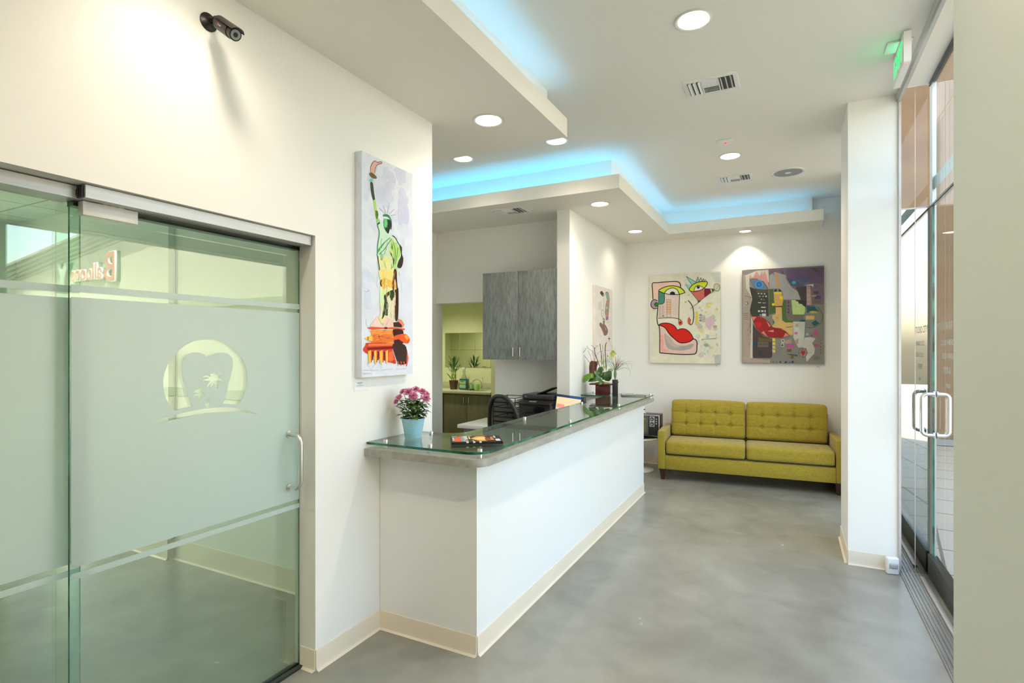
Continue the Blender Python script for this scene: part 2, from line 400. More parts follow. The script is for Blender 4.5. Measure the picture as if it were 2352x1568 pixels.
# soffits: a low slab with a raised lip, a cove ledge and a riser up to the ceiling
def soffit(name, slab, lips, risers):
    bm = BM()
    for x0, x1, y0, y1 in slab: box(bm, x0, x1, y0, y1, ZS, ZS + 0.04)
    for x0, x1, y0, y1 in lips: box(bm, x0, x1, y0, y1, ZS, ZL)
    for x0, x1, y0, y1 in risers: box(bm, x0, x1, y0, y1, ZS + 0.03, ZC)
    return mk(name, bm, M_ceil, kind='structure', smooth=0)
soffit('ceiling_soffit', [(-4.2, -1.412, -3.0, 3.551)], [(-1.412, -1.392, -3.0, 3.571), (-4.2, -1.412, 3.551, 3.571)], [(-4.2, -1.534, -3.0, 3.548)])
soffit('ceiling_soffit', [(-4.2, -1.425, 4.936, YB), (-1.425, 0.316, 7.2355, YB)],
       [(-4.2, -1.425, 4.916, 4.936), (-1.425, -1.405, 4.916, 7.2355), (-1.405, 0.316, 7.2155, 7.2355), (0.316, 0.336, 7.2155, YB)],
       [(-4.2, -1.547, 5.143, YB), (-1.547, 0.232, 7.52, YB)])
S('ceiling_office_edge', [(-4.21, -4.07, 2.951, 5.96, ZS, ZC), (-6.6, XW - 0.14, 2.53, 2.951, ZS, ZC)], M_wall)
M_led = emis('cyan_led', (0.08, 0.56, 1.0), 11.5)
M_ledb = emis('blue_led', (0.20, 0.60, 1.0), 7)
def led(pts, m, lab):
    bm = BM()
    for a, b in zip(pts[:-1], pts[1:]): tube(bm, [a, b], 0.009, 8)
    mk('led_strip', bm, m, label=lab, cat='light strip', group='cove light strips')
zl = ZS + 0.055
led([(-1.455, -2.9, zl), (-1.455, 3.42, zl)], M_ledb, 'blue glowing strip hidden in the cove above the glass door side')
led([(-4.0, 5.02, zl), (-1.50, 5.02, zl)], M_led, 'cyan glowing strip hidden in the cove above the reception office')
led([(-1.455, 5.05, zl), (-1.455, 7.30, zl)], M_ledb, 'blue glowing strip in the cove running towards the sofa wall')
led([(-1.42, 7.36, zl), (0.20, 7.36, zl)], M_ledb, 'blue glowing strip in the cove above the two face paintings')

# baseboards with a cove toe
def base_run(name, runs, h=0.102, label=None):
    bm = BM()
    for (x0, y0), (x1, y1), nx, ny in runs:
        d = Vector((x1 - x0, y1 - y0, 0)); L = d.length; d.normalize(); n = Vector((nx, ny, 0))
        prof = [(0.0, h), (0.004, h), (0.006, h - 0.006), (0.006, 0.022), (0.010, 0.008), (0.022, 0.0), (0.0, 0.0)]
        a = [bm.verts.new(Vector((x0, y0, 0)) + n * p + Vector((0, 0, q))) for p, q in prof]
        b = [bm.verts.new(Vector((x1, y1, 0)) + n * p + Vector((0, 0, q))) for p, q in prof]
        fs = [bm.faces.new((a[i], a[(i + 1) % 7], b[(i + 1) % 7], b[i])) for i in range(7)] + [bm.faces.new(a), bm.faces.new(list(reversed(b)))]
    bmesh.ops.recalc_face_normals(bm, faces=bm.faces)
    return mk(name, bm, M_base, kind='structure', smooth=30, label=label)
base_run('baseboard_left', [((XW, 1.963), (XW, 2.439), 1, 0), ((XW - 0.10, 1.963), (XW, 1.963), 0, -1)])
base_run('baseboard_back', [((-2.088, YB), (0.69, YB), 0, -1), ((-2.088, 5.43), (-2.088, YB), 1, 0)])
base_run('baseboard_column', [((0.378, 4.739), (0.69, 4.739), 0, -1), ((0.378, 4.739), (0.378, 5.361), -1, 0)])
base_run('baseboard_pier', [((0.378, 0.9), (0.378, 1.79), -1, 0), ((0.378, 1.79), (0.69, 1.79), 0, 1)])
base_run('baseboard_side_room', [((-4.19, 2.53), (XW - 0.14, 2.53), 0, -1), ((-6.6, 2.49), (-4.19, 2.49), 0, -1), ((-4.19, 2.49), (-4.19, 2.53), 1, 0)], 0.15)

# ------------------------------------------------------------------ sliding glass door on the left
ZT = 2.155
S('trim_1', [(-2.225, -2.12, 0.985, 1.958, 2.108, 2.152), (-2.275, -2.165, -0.6, 0.985, 2.108, 2.150)], M_alu, 'aluminium head rail above the glass door').data.materials
bm = BM(); box(bm, -2.215, -2.13, 0.979, 0.986, 2.110, 2.150); box(bm, -2.19, -2.15, 0.976, 0.98, 2.118, 2.138)
mk('trim_2', bm, M_dark, kind='structure', label='dark end cap of the head rail')
S('trim_3', [(-2.24, -2.20, 0.985, 1.958, 2.090, 2.108)], M_dark)
def pane(bm, x, y0, y1, z0, z1, th=0.011):
    box(bm, x - th, x, y0, y1, z0, z1)
    for f in bm.faces:
        f.normal_update()
        if abs(f.normal.x) < 0.5: f.material_index = 1
door1 = thing('door_1', 'sliding glass door with frosted band and tooth logo', 'door', (-2.2, 1.47, 0), kind='structure')
def loc(o, t):                                   # place a world-space mesh under a thing
    o.parent = t; bpy.context.view_layer.update(); o.matrix_parent_inverse = t.matrix_world.inverted(); return o
bm = BM(); pane(bm, -2.2, 0.975, 1.957, 0.012, 2.10); loc(mk('glass_pane', bm, [M_gdoor, M_gedge], smooth=0), door1)

def film(name, polys, x, parent, label=None):
    """frosted film lying on the glass; polys are closed (y, z) outlines, nested ones cut holes"""
    def fn(cu):
        cu.dimensions = '2D'; cu.fill_mode = 'BOTH'
        for pl in polys:
            s = cu.splines.new('POLY'); s.points.add(len(pl) - 1)
            for i, (a, b) in enumerate(pl): s.points[i].co = (a, b, 0, 1)
            s.use_cyclic_u = True
    me = curve_mesh({'type': 'CURVE', 'fn': fn}); me.name = name
    me.transform(basis((0, 1, 0), (0, 0, 1), (x, 0, 0))); me.materials.append(M_frost)
    o = bpy.data.objects.new(name, me); link(o); loc(o, parent)
    return meta(o, label)
def lg(pts, close=True):                         # outlines of the door logo
    out = []
    for a, b in pts:
        p = on(340 + a / 6.532, 760 + b / 6.532, 'X', -2.2); out.append((p.y, p.z))
    return out
clear = lg([(395,1190),(330,1125),(265,1010),(232,890),(222,760),(240,640),(285,520),(345,420),(430,320),(540,225),(680,155),(830,128),(980,128),(1110,160),(1230,225),(1340,320),(1420,430),(1470,560),(1485,690),(1475,820),(1440,950),(1390,1050),(1350,1105),
            (1235,1095),(1120,1090),(1160,1010),(1185,910),(1200,800),(1238,680),(1265,560),(1272,470),(1260,410),(1222,358),(1160,328),(1080,322),(1000,340),(920,372),(870,376),(830,348),(760,322),(680,318),(600,345),(535,400),(508,480),(498,560),(512,670),(545,790),(575,890),(605,1000),(655,1130),(520,1165)])
swoosh = lg([(0,1445),(100,1372),(220,1318),(340,1275),(600,1212),(850,1165),(1050,1147),(1250,1148),(1450,1182),(1560,1212),(1650,1250),(1500,1228),(1300,1215),(1100,1218),(850,1240),(600,1285),(340,1335),(150,1392),(50,1428)])
palm1 = lg([(965,760),(930,800),(880,850),(900,790),(935,750),(860,738),(800,760),(860,715),(925,712),(870,690),(805,695),(870,660),(940,690),(930,640),(1000,640),(1040,660),(1070,615),(1110,625),(1135,655),(1075,660),(1060,700),(1110,725),(1155,755),(1090,750),(1035,735),(1050,790),(1080,830),(1030,790),(1045,865),(1010,850),(985,775),(960,830),(925,870),(945,800)])
palm2 = lg([(780,930),(740,925),(680,920),(700,885),(750,880),(800,850),(805,880),(870,865),(840,890),(815,905),(850,960),(820,1000),(795,955),(775,1035),(735,1020),(755,965),(700,965),(680,990),(660,990),(690,955)])
trunk = lg([(868,1148),(862,1095),(850,1050),(866,1060),(882,1092),(900,1050),(903,1008),(914,1008),(914,1080),(935,1146)])
Y0, Y1 = 0.978, 1.954
rect = lambda a, b, c, d: [(a, c), (b, c), (b, d), (a, d)]
film('frosted_film', [rect(Y0, Y1, 0.842, 1.775), clear, swoosh, palm1, palm2, trunk], -2.1985, door1)
film('frosted_stripe', [rect(Y0, Y1, 1.793, 1.818)], -2.1985, door1)
film('frosted_stripe', [rect(Y0, Y1, 0.800, 0.822)], -2.1985, door1)
bm = BM(); box(bm, -2.199, -2.165, 0.998, 1.176, 2.058, 2.106, 0.002); loc(mk('roller_cover', bm, M_whitem), door1)
bm = BM()
for k in range(3): box(bm, -2.195, -2.17, 1.06 + 0.026 * k, 1.08 + 0.026 * k, 2.100, 2.118, 0.002)
loc(mk('roller', bm, M_satin), door1)
hx = -2.13
pts = [(-2.199, 1.893, 1.176), (-2.165, 1.893, 1.176)] + [(-2.165 + 0.045 * math.sin(a), 1.893, 1.176 - 0.045 * (1 - math.cos(a))) for a in [R(15 * k) for k in range(1, 7)]]
pts += [(p[0], p[1], 2.09 - p[2]) for p in reversed(pts)]
bm = BM(); tube(bm, pts, 0.0125, 16)
for z in (1.176, 0.914): cyl(bm, (-2.199, 1.893, z), (-2.194, 1.893, z), 0.019, 0.019, 24)
loc(mk('door_handle', bm, M_satin), door1)
win1 = thing('window_1', 'fixed glass panel with a frosted band beside the sliding door', 'window', (-2.25, 0.2, 0), kind='structure')
bm = BM(); pane(bm, -2.25, -0.58, 1.03, 0.012, 2.11); loc(mk('glass_pane', bm, [M_gdoor, M_gedge], smooth=0), win1)
for nm, a, b in (('frosted_film', 0.842, 1.775), ('frosted_stripe', 1.793, 1.818), ('frosted_stripe', 0.800, 0.822)):
    film(nm, [rect(-0.57, 1.025, a, b)], -2.2485, win1)
S('trim_4', [(-2.235, -2.175, 0.975, 1.958, 0.0, 0.012)], M_dark, 'floor guide of the sliding door')

# ------------------------------------------------------------------ entrance side
S('trim_5', [(0.672, 0.700, 1.79, 4.739, ZC - 0.045, ZC + 0.03), (0.680, 0.700, 1.79, 4.739, ZC - 0.06, ZC - 0.03)], M_alu, 'thin metal channel along the ceiling')
XG = 0.88
door2 = thing('door_2', 'frameless glass entrance door with a long steel pull', 'door', (XG, 3.9, 0), kind='structure')
bm = BM(); pane(bm, XG, 3.22, 4.655, 0.10, 2.575, 0.012); loc(mk('glass_pane', bm, [M_glass, M_gedge], smooth=0), door2)
bm = BM(); box(bm, XG - 0.03, XG + 0.02, 3.22, 4.70, 0.018, 0.168, 0.003); loc(mk('bottom_rail', bm, M_dark), door2)
bm = BM()
for s in (-1, 1):
    x0 = XG - 0.006
    pts = [(x0 + s * 0.008, 4.60, 1.285), (x0 + s * 0.045, 4.60, 1.285)] + [(x0 + s * (0.045 + 0.03 * math.sin(R(a))), 4.60, 1.285 - 0.03 * (1 - math.cos(R(a)))) for a in range(15, 91, 15)]
    pts += [(p[0], p[1], 2.29 - p[2]) for p in reversed(pts)]
    tube(bm, pts, 0.0125, 14)
    for z in (1.285, 1.005): cyl(bm, (x0 + s * 0.006, 4.60, z), (x0 + s * 0.014, 4.60, z), 0.021, 0.021, 20)
loc(mk('pull_handle', bm, M_steel), door2)
M_decal = mat('pale_vinyl_lettering', (0.55, 0.60, 0.52), 0.6, var=0.02)
xo = XG + 0.0006
for s, z, sz, yc in (('STUDIO CITY', 1.735, 0.075, 4.36), ('DUNIAN D.D.S.', 1.632, 0.052, 4.31), ('OZIAN D.D.S.', 1.545, 0.052, 4.30), ('8-8899', 1.455, 0.062, 4.33), ('.com', 1.365, 0.055, 4.30)):
    text(s, sz, (0, 1, 0), (0, 0, 1), (xo, yc, z), M_decal, name='lettering', ext=0.0003, kind='structure')
for o in [o for o in COL.objects if o.name.startswith('lettering') and o.parent is None]: loc(o, door2)
door3 = thing('door_3', 'second glass entrance door nearer the pier', 'door', (XG, 2.5, 0), kind='structure')
bm = BM(); pane(bm, XG, 1.83, 3.205, 0.10, 2.575, 0.012); loc(mk('glass_pane', bm, [M_glass, M_gedge], smooth=0), door3)
bm = BM(); box(bm, XG - 0.03, XG + 0.02, 1.83, 3.205, 0.018, 0.168, 0.003); loc(mk('bottom_rail', bm, M_dark), door3)
win2 = thing('window_2', 'glass transom above the entrance doors', 'window', (XG, 3.2, 2.6), kind='structure')
bm = BM(); pane(bm, XG, 1.80, 4.73, 2.592, 3.44, 0.012); loc(mk('glass_pane', bm, [M_glass, M_gedge], smooth=0), win2)
bm = BM(); box(bm, XG + 0.0005, XG + 0.001, 1.83, 4.70, 2.69, 2.78); loc(mk('frosted_stripe', bm, M_frost), win2)
bm = BM(); box(bm, XG - 0.02, XG + 0.01, 1.79, 4.735, 3.43, 3.45); box(bm, XG - 0.016, XG + 0.004, 1.79, 4.735, 2.577, 2.590); loc(mk('window_frame', bm, M_dark), win2)
win3 = thing('window_3', 'narrow reflective glass panel between column and entrance door', 'window', (0.78, 4.737, 0), kind='structure')
bm = BM(); box(bm, 0.70, 0.872, 4.731, 4.739, 0.012, 2.58); loc(mk('glass_pane', bm, M_gside, smooth=0), win3)
bm = BM(); box(bm, 0.70, 0.872, 4.731, 4.739, 2.592, 3.44); loc(mk('glass_pane', bm, M_glass, smooth=0), win3)
bm = BM(); box(bm, 0.686, 0.702, 4.724, 4.739, 0.0, 3.41); box(bm, 0.781, 0.785, 4.729, 4.7305, 0.0, 3.44); box(bm, 0.70, 0.872, 4.73, 4.739, 2.5805, 2.5915); loc(mk('window_frame', bm, mat('pale_metal_strip', (0.62, 0.58, 0.56), 0.4, 0.3)), win3)  # thin middle strip stands in for a line reflected in the glass
bm = BM(); box(bm, 0.868, 0.892, 4.665, 4.739, 0.0, 3.44); mk('trim_6', bm, M_alu, kind='structure', label='slim metal post at the hinge side of the door')
# metal threshold with ridges
bm = BM(); box(bm, 0.69, 0.98, 1.79, 4.739, -0.05, 0.008)
for k in range(9): box(bm, 0.700 + 0.020 * k, 0.708 + 0.020 * k, 1.79, 4.735, 0.008, 0.014)
mk('trim_7', bm, mat('worn_threshold', (0.34, 0.34, 0.31), 0.42, 0.55, var=0.35, scale=10, stretch=(1, 0.15, 1)), kind='structure', label='ridged metal threshold under the entrance doors')
bm = BM(); box(bm, 0.79, 0.815, 3.0, 4.62, 0.014, 0.032, 0.003); mk('trim_8', bm, M_alu, kind='structure', label='raised bar along the threshold')
# glazing beyond the column and at the near end
for nm, y0, y1 in (('window_4', 5.361, 6.6),):
    XG = 0.68
    t = thing(nm, 'tall storefront glass ' + ('beyond the column' if y0 > 0 else 'at the near end of the lobby'), 'window', (XG, (y0 + y1) / 2, 0), kind='structure')
    bm = BM(); pane(bm, XG, y0, y1, 0.05, 3.43, 0.012); loc(mk('glass_pane', bm, [M_glass, M_gedge], smooth=0), t)
    bm = BM(); box(bm, XG - 0.03, XG + 0.02, y0, y1, 0.0, 0.05); box(bm, XG - 0.03, XG + 0.02, y0, y1, 3.42, 3.45); box(bm, XG - 0.03, XG + 0.02, y0, y0 + 0.04, 0, 3.45); loc(mk('window_frame', bm, M_alu), t)

win6 = thing('window_5', 'window in the far wall of the side room', 'window', (-6.67, 0.5, 1.30), kind='structure')
bm = BM(); pane(bm, -6.66, -0.9, 1.9, 1.30, 2.35); loc(mk('glass_pane', bm, [M_glass, M_gedge], smooth=0), win6)
bm = BM()
for y in (-0.9, 0.48, 1.86): box(bm, -6.70, -6.62, y, y + 0.04, 1.30, 2.35)
box(bm, -6.70, -6.62, -0.9, 1.9, 1.30, 1.34); box(bm, -6.70, -6.62, -0.9, 1.9, 2.31, 2.35); loc(mk('window_frame', bm, M_whitem, smooth=0), win6)
# ------------------------------------------------------------------ outdoors
S('ground_outside', [(-30, -6.75, -20, 20, -0.2, -0.05)], mat('dry_ground', (0.45, 0.42, 0.34), 0.9))
def stucco():
    return mat('tan_stucco', (0.235, 0.140, 0.072), 0.9, var=0.10, scale=2.5, bump=0.5, bscale=90)
S('wall_outside', [(-0.5, 5.5, 11.2, 12.0, -0.1, 8.0)], stucco(), 'tan stucco wall across the walkway')
bm = BM(); box(bm, -0.5, 5.5, 11.17, 11.2, 0.0, 0.10); mk('baseboard_outside', bm, mat('grey_plinth', (0.3, 0.3, 0.28), 0.7), kind='structure')
def paving():
    m = bpy.data.materials.new('stone_paving'); m.use_nodes = True; nt = m.node_tree; b = nt.nodes['Principled BSDF']; b.inputs['Roughness'].default_value = 0.7
    tc = nt.nodes.new('ShaderNodeTexCoord'); mp = nt.nodes.new('ShaderNodeMapping'); mp.inputs['Rotation'].default_value = (0, 0, R(8)); br = nt.nodes.new('ShaderNodeTexBrick')
    br.offset = 0; br.inputs['Scale'].default_value = 1; br.inputs['Brick Width'].default_value = 0.6; br.inputs['Row Height'].default_value = 0.6; br.inputs['Mortar Size'].default_value = 0.012
    br.inputs['Color1'].default_value = (0.46, 0.41, 0.32, 1); br.inputs['Color2'].default_value = (0.43, 0.38, 0.30, 1); br.inputs['Mortar'].default_value = (0.16, 0.14, 0.11, 1)
    nt.links.new(tc.outputs['Object'], mp.inputs[0]); nt.links.new(mp.outputs[0], br.inputs['Vector']); nt.links.new(br.outputs['Color'], b.inputs['Base Color']); return m
S('pavement', [(0.98, 40, -20, 40, -0.12, -0.012)], paving(), 'pale paved walkway outside the doors')
shop = thing('building', 'beige shop building across the walkway with a cartoonish balloon shop sign', 'building', (14, 12, 0))
M_shop = mat('cream_stucco', (0.62, 0.58, 0.46), 0.9, var=0.04, scale=2)
XZ = Matrix(((1, 0, 0, 0), (0, 0, 1, 0), (0, 1, 0, 0), (0, 0, 0, 1)))
zr = lambda x: 6.27 - 0.13 * (x - 15.7)
bm = BM(); prism(bm, [(5.52, -0.1), (30, -0.1), (30, zr(30) - 0.1), (5.52, zr(5.52) - 0.1)], 11.2, 18, M=XZ); loc(mk('wall', bm, M_shop), shop)
bm = BM()
for k in range(5): a = 0.11 * k; prism(bm, [(5.52, zr(5.52) - 0.60 + a), (30.3, zr(30.3) - 0.60 + a), (30.3, zr(30.3) - 0.51 + a), (5.52, zr(5.52) - 0.51 + a)], 11.12 - 0.13 * k, 11.199 if k < 4 else 18.2, M=XZ)
loc(mk('roof', bm, mat('grey_roof', (0.42, 0.42, 0.38), 0.8, var=0.1)), shop)
bm = BM(); box(bm, 5.52, 30, 11.05, 11.2, 2.9, 3.1); box(bm, 5.52, 30, 11.0, 11.2, 0, 0.3); loc(mk('string_course', bm, mat('olive_trim', (0.42, 0.42, 0.30), 0.8)), shop)
M_sgnw = mat('white_sign_face', (0.85, 0.85, 0.85), 0.5); M_sgnr = mat('coral_sign_face', (0.75, 0.22, 0.14), 0.5); M_sgnb = mat('dark_sign_return', (0.10, 0.16, 0.14), 0.6)
sx0 = 17.55
for s, sz, x, z in (('B', 1.55, 17.62, 4.50), ('alloons', 0.85, 19.25, 4.42), ('Y', 1.4, 20.95, 4.35)):
    loc(text(s, sz, (1, 0, 0), (0, 0, 1), (x, 11.12, z), M_sgnb, name='sign_letter', ext=0.06, bev=0.03, sx=0.9), shop)
    loc(text(s, sz, (1, 0, 0), (0, 0, 1), (x, 11.05, z), M_sgnw, name='sign_letter', ext=0.01, bev=0.035, sx=0.9), shop)
    loc(text(s, sz * 0.98, (1, 0, 0), (0, 0, 1), (x, 11.0, z), M_sgnr if s != 'Y' else M_sgnw, name='sign_letter', ext=0.01, sx=0.9), shop)
S('trim_9', [(3.0, 3.12, -6, 11.2, 2.95, 3.12)], mat('blue_grey_beam', (0.20, 0.27, 0.28), 0.6), 'painted steel beam over the walkway')
S('roof_shade_block', [(-7.2, 0.71, -3.6, 11.15, 3.72, 11.5)], mat('shade_block_plaster', (0.5, 0.47, 0.4), 0.9), 'unseen upper block of this building, raised to shade the walkway')  # raised far above the ceiling, out of view, to shade walkway and stucco wall

# ------------------------------------------------------------------ reception counter
cnt = thing('reception_counter', 'long white panelled reception counter with a beige base strip', 'reception counter', (-1.5, 4.2, 0))
M_panel = mat('white_panel', (0.85, 0.86, 0.85), 0.4, var=0.006, scale=1)
bm = BM(); box(bm, -1.57, -1.452, 2.55, 6.05, 0, 1.004); loc(mk('front_panel', bm, M_panel, smooth=0), cnt)
bm = BM(); box(bm, XW + 0.002, -1.452, 2.439, 2.55, 0, 1.004); loc(mk('end_panel', bm, M_panel, smooth=0), cnt)
bm = BM(); box(bm, -2.085, -1.571, 5.93, 6.05, 0, 1.004); loc(mk('end_panel', bm, M_panel, smooth=0), cnt)
o = base_run('base_strip', [((XW + 0.002, 2.439), (-1.452, 2.439), 0, -1), ((-1.452, 2.439), (-1.452, 6.05), 1, 0), ((-2.085, 6.05), (-1.452, 6.05), 0, 1)]); del o['kind']; loc(o, cnt)
poly = [(XW + 0.001, 2.31), (-1.35, 2.31), (-1.35, 6.12), (-2.086, 6.12), (-2.086, 5.75), (-1.79, 5.75), (-1.79, 2.79), (XW + 0.001, 2.79)]
bm = BM(); prism(bm, rounded(poly, [0, 0.10, 0.02, 0, 0, 0, 0.10, 0], 10), 1.005, 1.045)
mk('countertop', bm, M_lamh, label='grey woodgrain countertop with a rounded corner on the white reception counter', cat='countertop', smooth=35)
gt = thing('glass_top', 'raised clear glass shelf with green edges standing over the grey countertop', 'glass top', (-1.6, 4.2, 1.046))
polyg = [(XW + 0.002, 2.325), (-1.355, 2.325), (-1.355, 6.115), (-2.084, 6.115), (-2.084, 5.76), (-1.785, 5.76), (-1.785, 2.785), (XW + 0.002, 2.785)]
bm = BM(); prism(bm, rounded(polyg, [0.01, 0.10, 0.02, 0, 0, 0, 0.12, 0], 10), 1.066, 1.079, 0, 1); loc(mk('glass_sheet', bm, [M_gtop, M_gedge], smooth=35), gt)
first = None
for x, y in ((-1.395, 2.375), (-1.70, 2.375), (-2.0, 2.375), (-1.95, 2.735), (-1.39, 3.62), (-1.39, 4.85), (-1.385, 6.075), (-1.745, 3.62), (-1.745, 4.85), (-1.75, 5.80), (-2.04, 6.07)):
    if first is None:
        bm = BM(); lathe(bm, [(0, 0), (0.0125, 0), (0.0125, 0.044), (0.0115, 0.046), (0, 0.046)], seg=20)
        first = mk('standoff', bm, M_satin, center=False); ob = first
    else: ob = first.copy(); link(ob)
    ob.location = (x, y, 1.0455); loc(ob, gt)

# staff side desk behind the counter
dk = thing('work_desk', 'white staff desk top fixed behind the reception counter', 'desk', (-2.0, 4.2, 0))
bm = BM(); box(bm, -2.10, -1.575, 3.0, 5.38, 0.715, 0.75, 0.003); loc(mk('desktop', bm, M_whitem), dk)
bm = BM(); box(bm, -2.08, -1.6, 3.0, 3.03, 0, 0.714); loc(mk('side_panel', bm, M_lam), dk)
bm = BM(); box(bm, -2.08, -1.6, 5.34, 5.37, 0, 0.714); loc(mk('side_panel', bm, M_lam), dk)
bd = thing('office_cabinet', 'low grey cabinet with a white top under the wall cabinet', 'cabinet', (-2.77, 5.5, 0))
bm = BM(); box(bm, -3.30, -2.236, 5.12, 5.818, 0.71, 0.75, 0.004); loc(mk('worktop', bm, M_whitem), bd)
bm = BM(); box(bm, -3.25, -2.236, 5.19, 5.818, 0.0, 0.709); loc(mk('body', bm, M_lam, smooth=0), bd)
for x0, x1 in ((-3.245, -2.745), (-2.74, -2.24)):
    bm = BM(); box(bm, x0, x1, 5.17, 5.189, 0.08, 0.70, 0.001); dr = mk('door', bm, M_lam); loc(dr, bd)
wc = thing('wall_cabinet', 'grey woodgrain wall cabinet with two tall doors above the printer', 'cabinet', (-2.7, 5.6, 1.466))
bm = BM(); box(bm, -3.163, -2.236, 5.471, 5.818, 1.470, 2.452); loc(mk('body', bm, M_lam, smooth=0), wc)
for x0, x1, hxx in ((-3.163, -2.7105, -2.762), (-2.7075, -2.236, -2.676)):
    bm = BM(); box(bm, x0, x1, 5.45, 5.470, 1.466, 2.455, 0.0008); dr = mk('door', bm, M_lam); loc(dr, wc)
    bm = BM(); cyl(bm, (hxx, 5.425, 1.505), (hxx, 5.425, 1.605), 0.0055, None, 10)
    for z in (1.515, 1.595): cyl(bm, (hxx, 5.45, z), (hxx, 5.425, z), 0.004, None, 8)
    hd = mk('handle', bm, M_steel); loc(hd, dr)

# ------------------------------------------------------------------ sofa
SO = thing('sofa', 'chartreuse green two-cushion sofa with tufted back beside the column', 'sofa', (-1.44, 6.705, 0), R(4.0))
W = 1.97; BASE = (-1.44, 6.705)
def cushion(w, h, t, r, nx, nz, bulge=0.02, buttons=(), lines=()):
    bm = BM(); hw, hh, ht = w / 2, h / 2, t / 2; ny = 6
    cache = {}
    def V(p):
        k = tuple(round(c, 5) for c in p)
        if k in cache: return cache[k]
        q = Vector((p[0] * hw, p[1] * ht, p[2] * hh)); c = Vector((max(-hw + r, min(hw - r, q.x)), max(-ht + r, min(ht - r, q.y)), max(-hh + r, min(hh - r, q.z))))
        d = q - c; 
        if d.length > 1e-9: q = c + d.normalized() * r
        fx = max(0, 1 - (q.x / hw) ** 4); fz = max(0, 1 - (q.z / hh) ** 4); fy = max(0, 1 - (q.y / ht) ** 2)
        if p[1] <= -0.999:
            q.y -= bulge * fx * fz; dep = 0
            for bx, bz in buttons:
                dd = math.hypot(q.x - bx, q.z - bz); dep += 0.024 * math.exp(-(dd / 0.022) ** 2) + 0.010 * math.exp(-(dd / 0.06) ** 2)
            for ax, pos in lines:
                dd = (q.x if ax == 0 else q.z) - pos
                dep += 0.007 * math.exp(-(dd / 0.010) ** 2)
            q.y += dep * min(1, 3 * fx) * min(1, 3 * fz)
        if p[2] >= 0.999: q.z += bulge * 0.5 * fx * fy
        cache[k] = bm.verts.new(q + Vector((hw, ht, hh))); return cache[k]
    def grid(fn, na, nb):
        for i in range(na):
            for j in range(nb):
                a0, a1, b0, b1 = -1 + 2 * i / na, -1 + 2 * (i + 1) / na, -1 + 2 * j / nb, -1 + 2 * (j + 1) / nb
                q = [V(fn(a, b)) for a, b in ((a0, b0), (a1, b0), (a1, b1), (a0, b1))]
                if len(set(q)) == 4: bm.faces.new(q)
    grid(lambda a, b: (a, -1, b), nx, nz); grid(lambda a, b: (a, 1, b), nx, nz)
    grid(lambda a, b: (-1, a, b), ny, nz); grid(lambda a, b: (1, a, b), ny, nz)
    grid(lambda a, b: (a, b, -1), nx, ny); grid(lambda a, b: (a, b, 1), nx, ny)
    bmesh.ops.recalc_face_normals(bm, faces=bm.faces)
    return bm
for x0, x1 in ((0.0, 0.086), (W - 0.086, W)):
    bm = BM(); box(bm, x0, x1, 0, 0.72, 0.132, 0.595, 0.012, 3); mk('armrest', bm, M_sofa, SO, center=False)
bm = BM(); box(bm, 0.087, W - 0.087, 0.012, 0.60, 0.132, 0.298, 0.008); mk('seat_frame', bm, M_sofa, SO)
bm = BM(); box(bm, 0.087, W - 0.087, 0.63, 0.76, 0.132, 0.82, 0.015, 3); mk('back_frame', bm, M_sofa, SO)
for i, (x0, x1) in enumerate(((0.090, 0.983), (0.988, W - 0.090))):
    bm = cushion(x1 - x0, 0.165, 0.53, 0.035, 40, 8, 0.008); bmesh.ops.translate(bm, verts=bm.verts, vec=(x0, -0.004, 0.312)); c = mk('seat_cushion', bm, M_sofa, SO, smooth=75, center=False)
for x0, x1 in ((0.100, 0.982), (0.990, W - 0.102)):
    w = x1 - x0; h = 0.455
    bt = [(w * (f - 0.5), h * (g - 0.5)) for f in (0.2, 0.4, 0.6, 0.8) for g in (0.34, 0.66)]
    ln = [(0, w * (f - 0.5)) for f in (0.2, 0.4, 0.6, 0.8)] + [(1, h * (g - 0.5)) for g in (0.34, 0.66)]
    bm = cushion(w, h, 0.15, 0.04, 110, 56, 0.028, bt, ln)
    T = Matrix.Translation((x0, 0.485, 0.478)) @ Matrix.Rotation(R(-7), 4, 'X')
    bmesh.ops.transform(bm, matrix=T, verts=bm.verts)
    bc = mk('back_cushion', bm, M_sofa, SO, smooth=75)
    for bx, bz in bt:
        p = T @ Vector((bx + w / 2, 0.012, bz + h / 2)); b2 = BM()
        bmesh.ops.create_uvsphere(b2, u_segments=12, v_segments=8, radius=0.012); bmesh.ops.scale(b2, vec=(1, 0.55, 1), verts=b2.verts); 
        ob = mk('button', b2, M_sofa, bc, center=False); ob.location = p
for x, y in ((0.055, 0.06), (W - 0.055, 0.06), (0.055, 0.66), (W - 0.055, 0.66)):
    bm = BM(); s0, s1 = 0.020, 0.036
    lo = [bm.verts.new((x + a * s0, y + b * s0, 0)) for a, b in ((-1, -1), (1, -1), (1, 1), (-1, 1))]; hi = [bm.verts.new((x + a * s1, y + b * s1, 0.131)) for a, b in ((-1, -1), (1, -1), (1, 1), (-1, 1))]
    bm.faces.new(list(reversed(lo))); bm.faces.new(hi)
    for i in range(4): bm.faces.new((lo[i], lo[(i + 1) % 4], hi[(i + 1) % 4], hi[i]))
    mk('leg', bm, M_wood, SO, smooth=0)

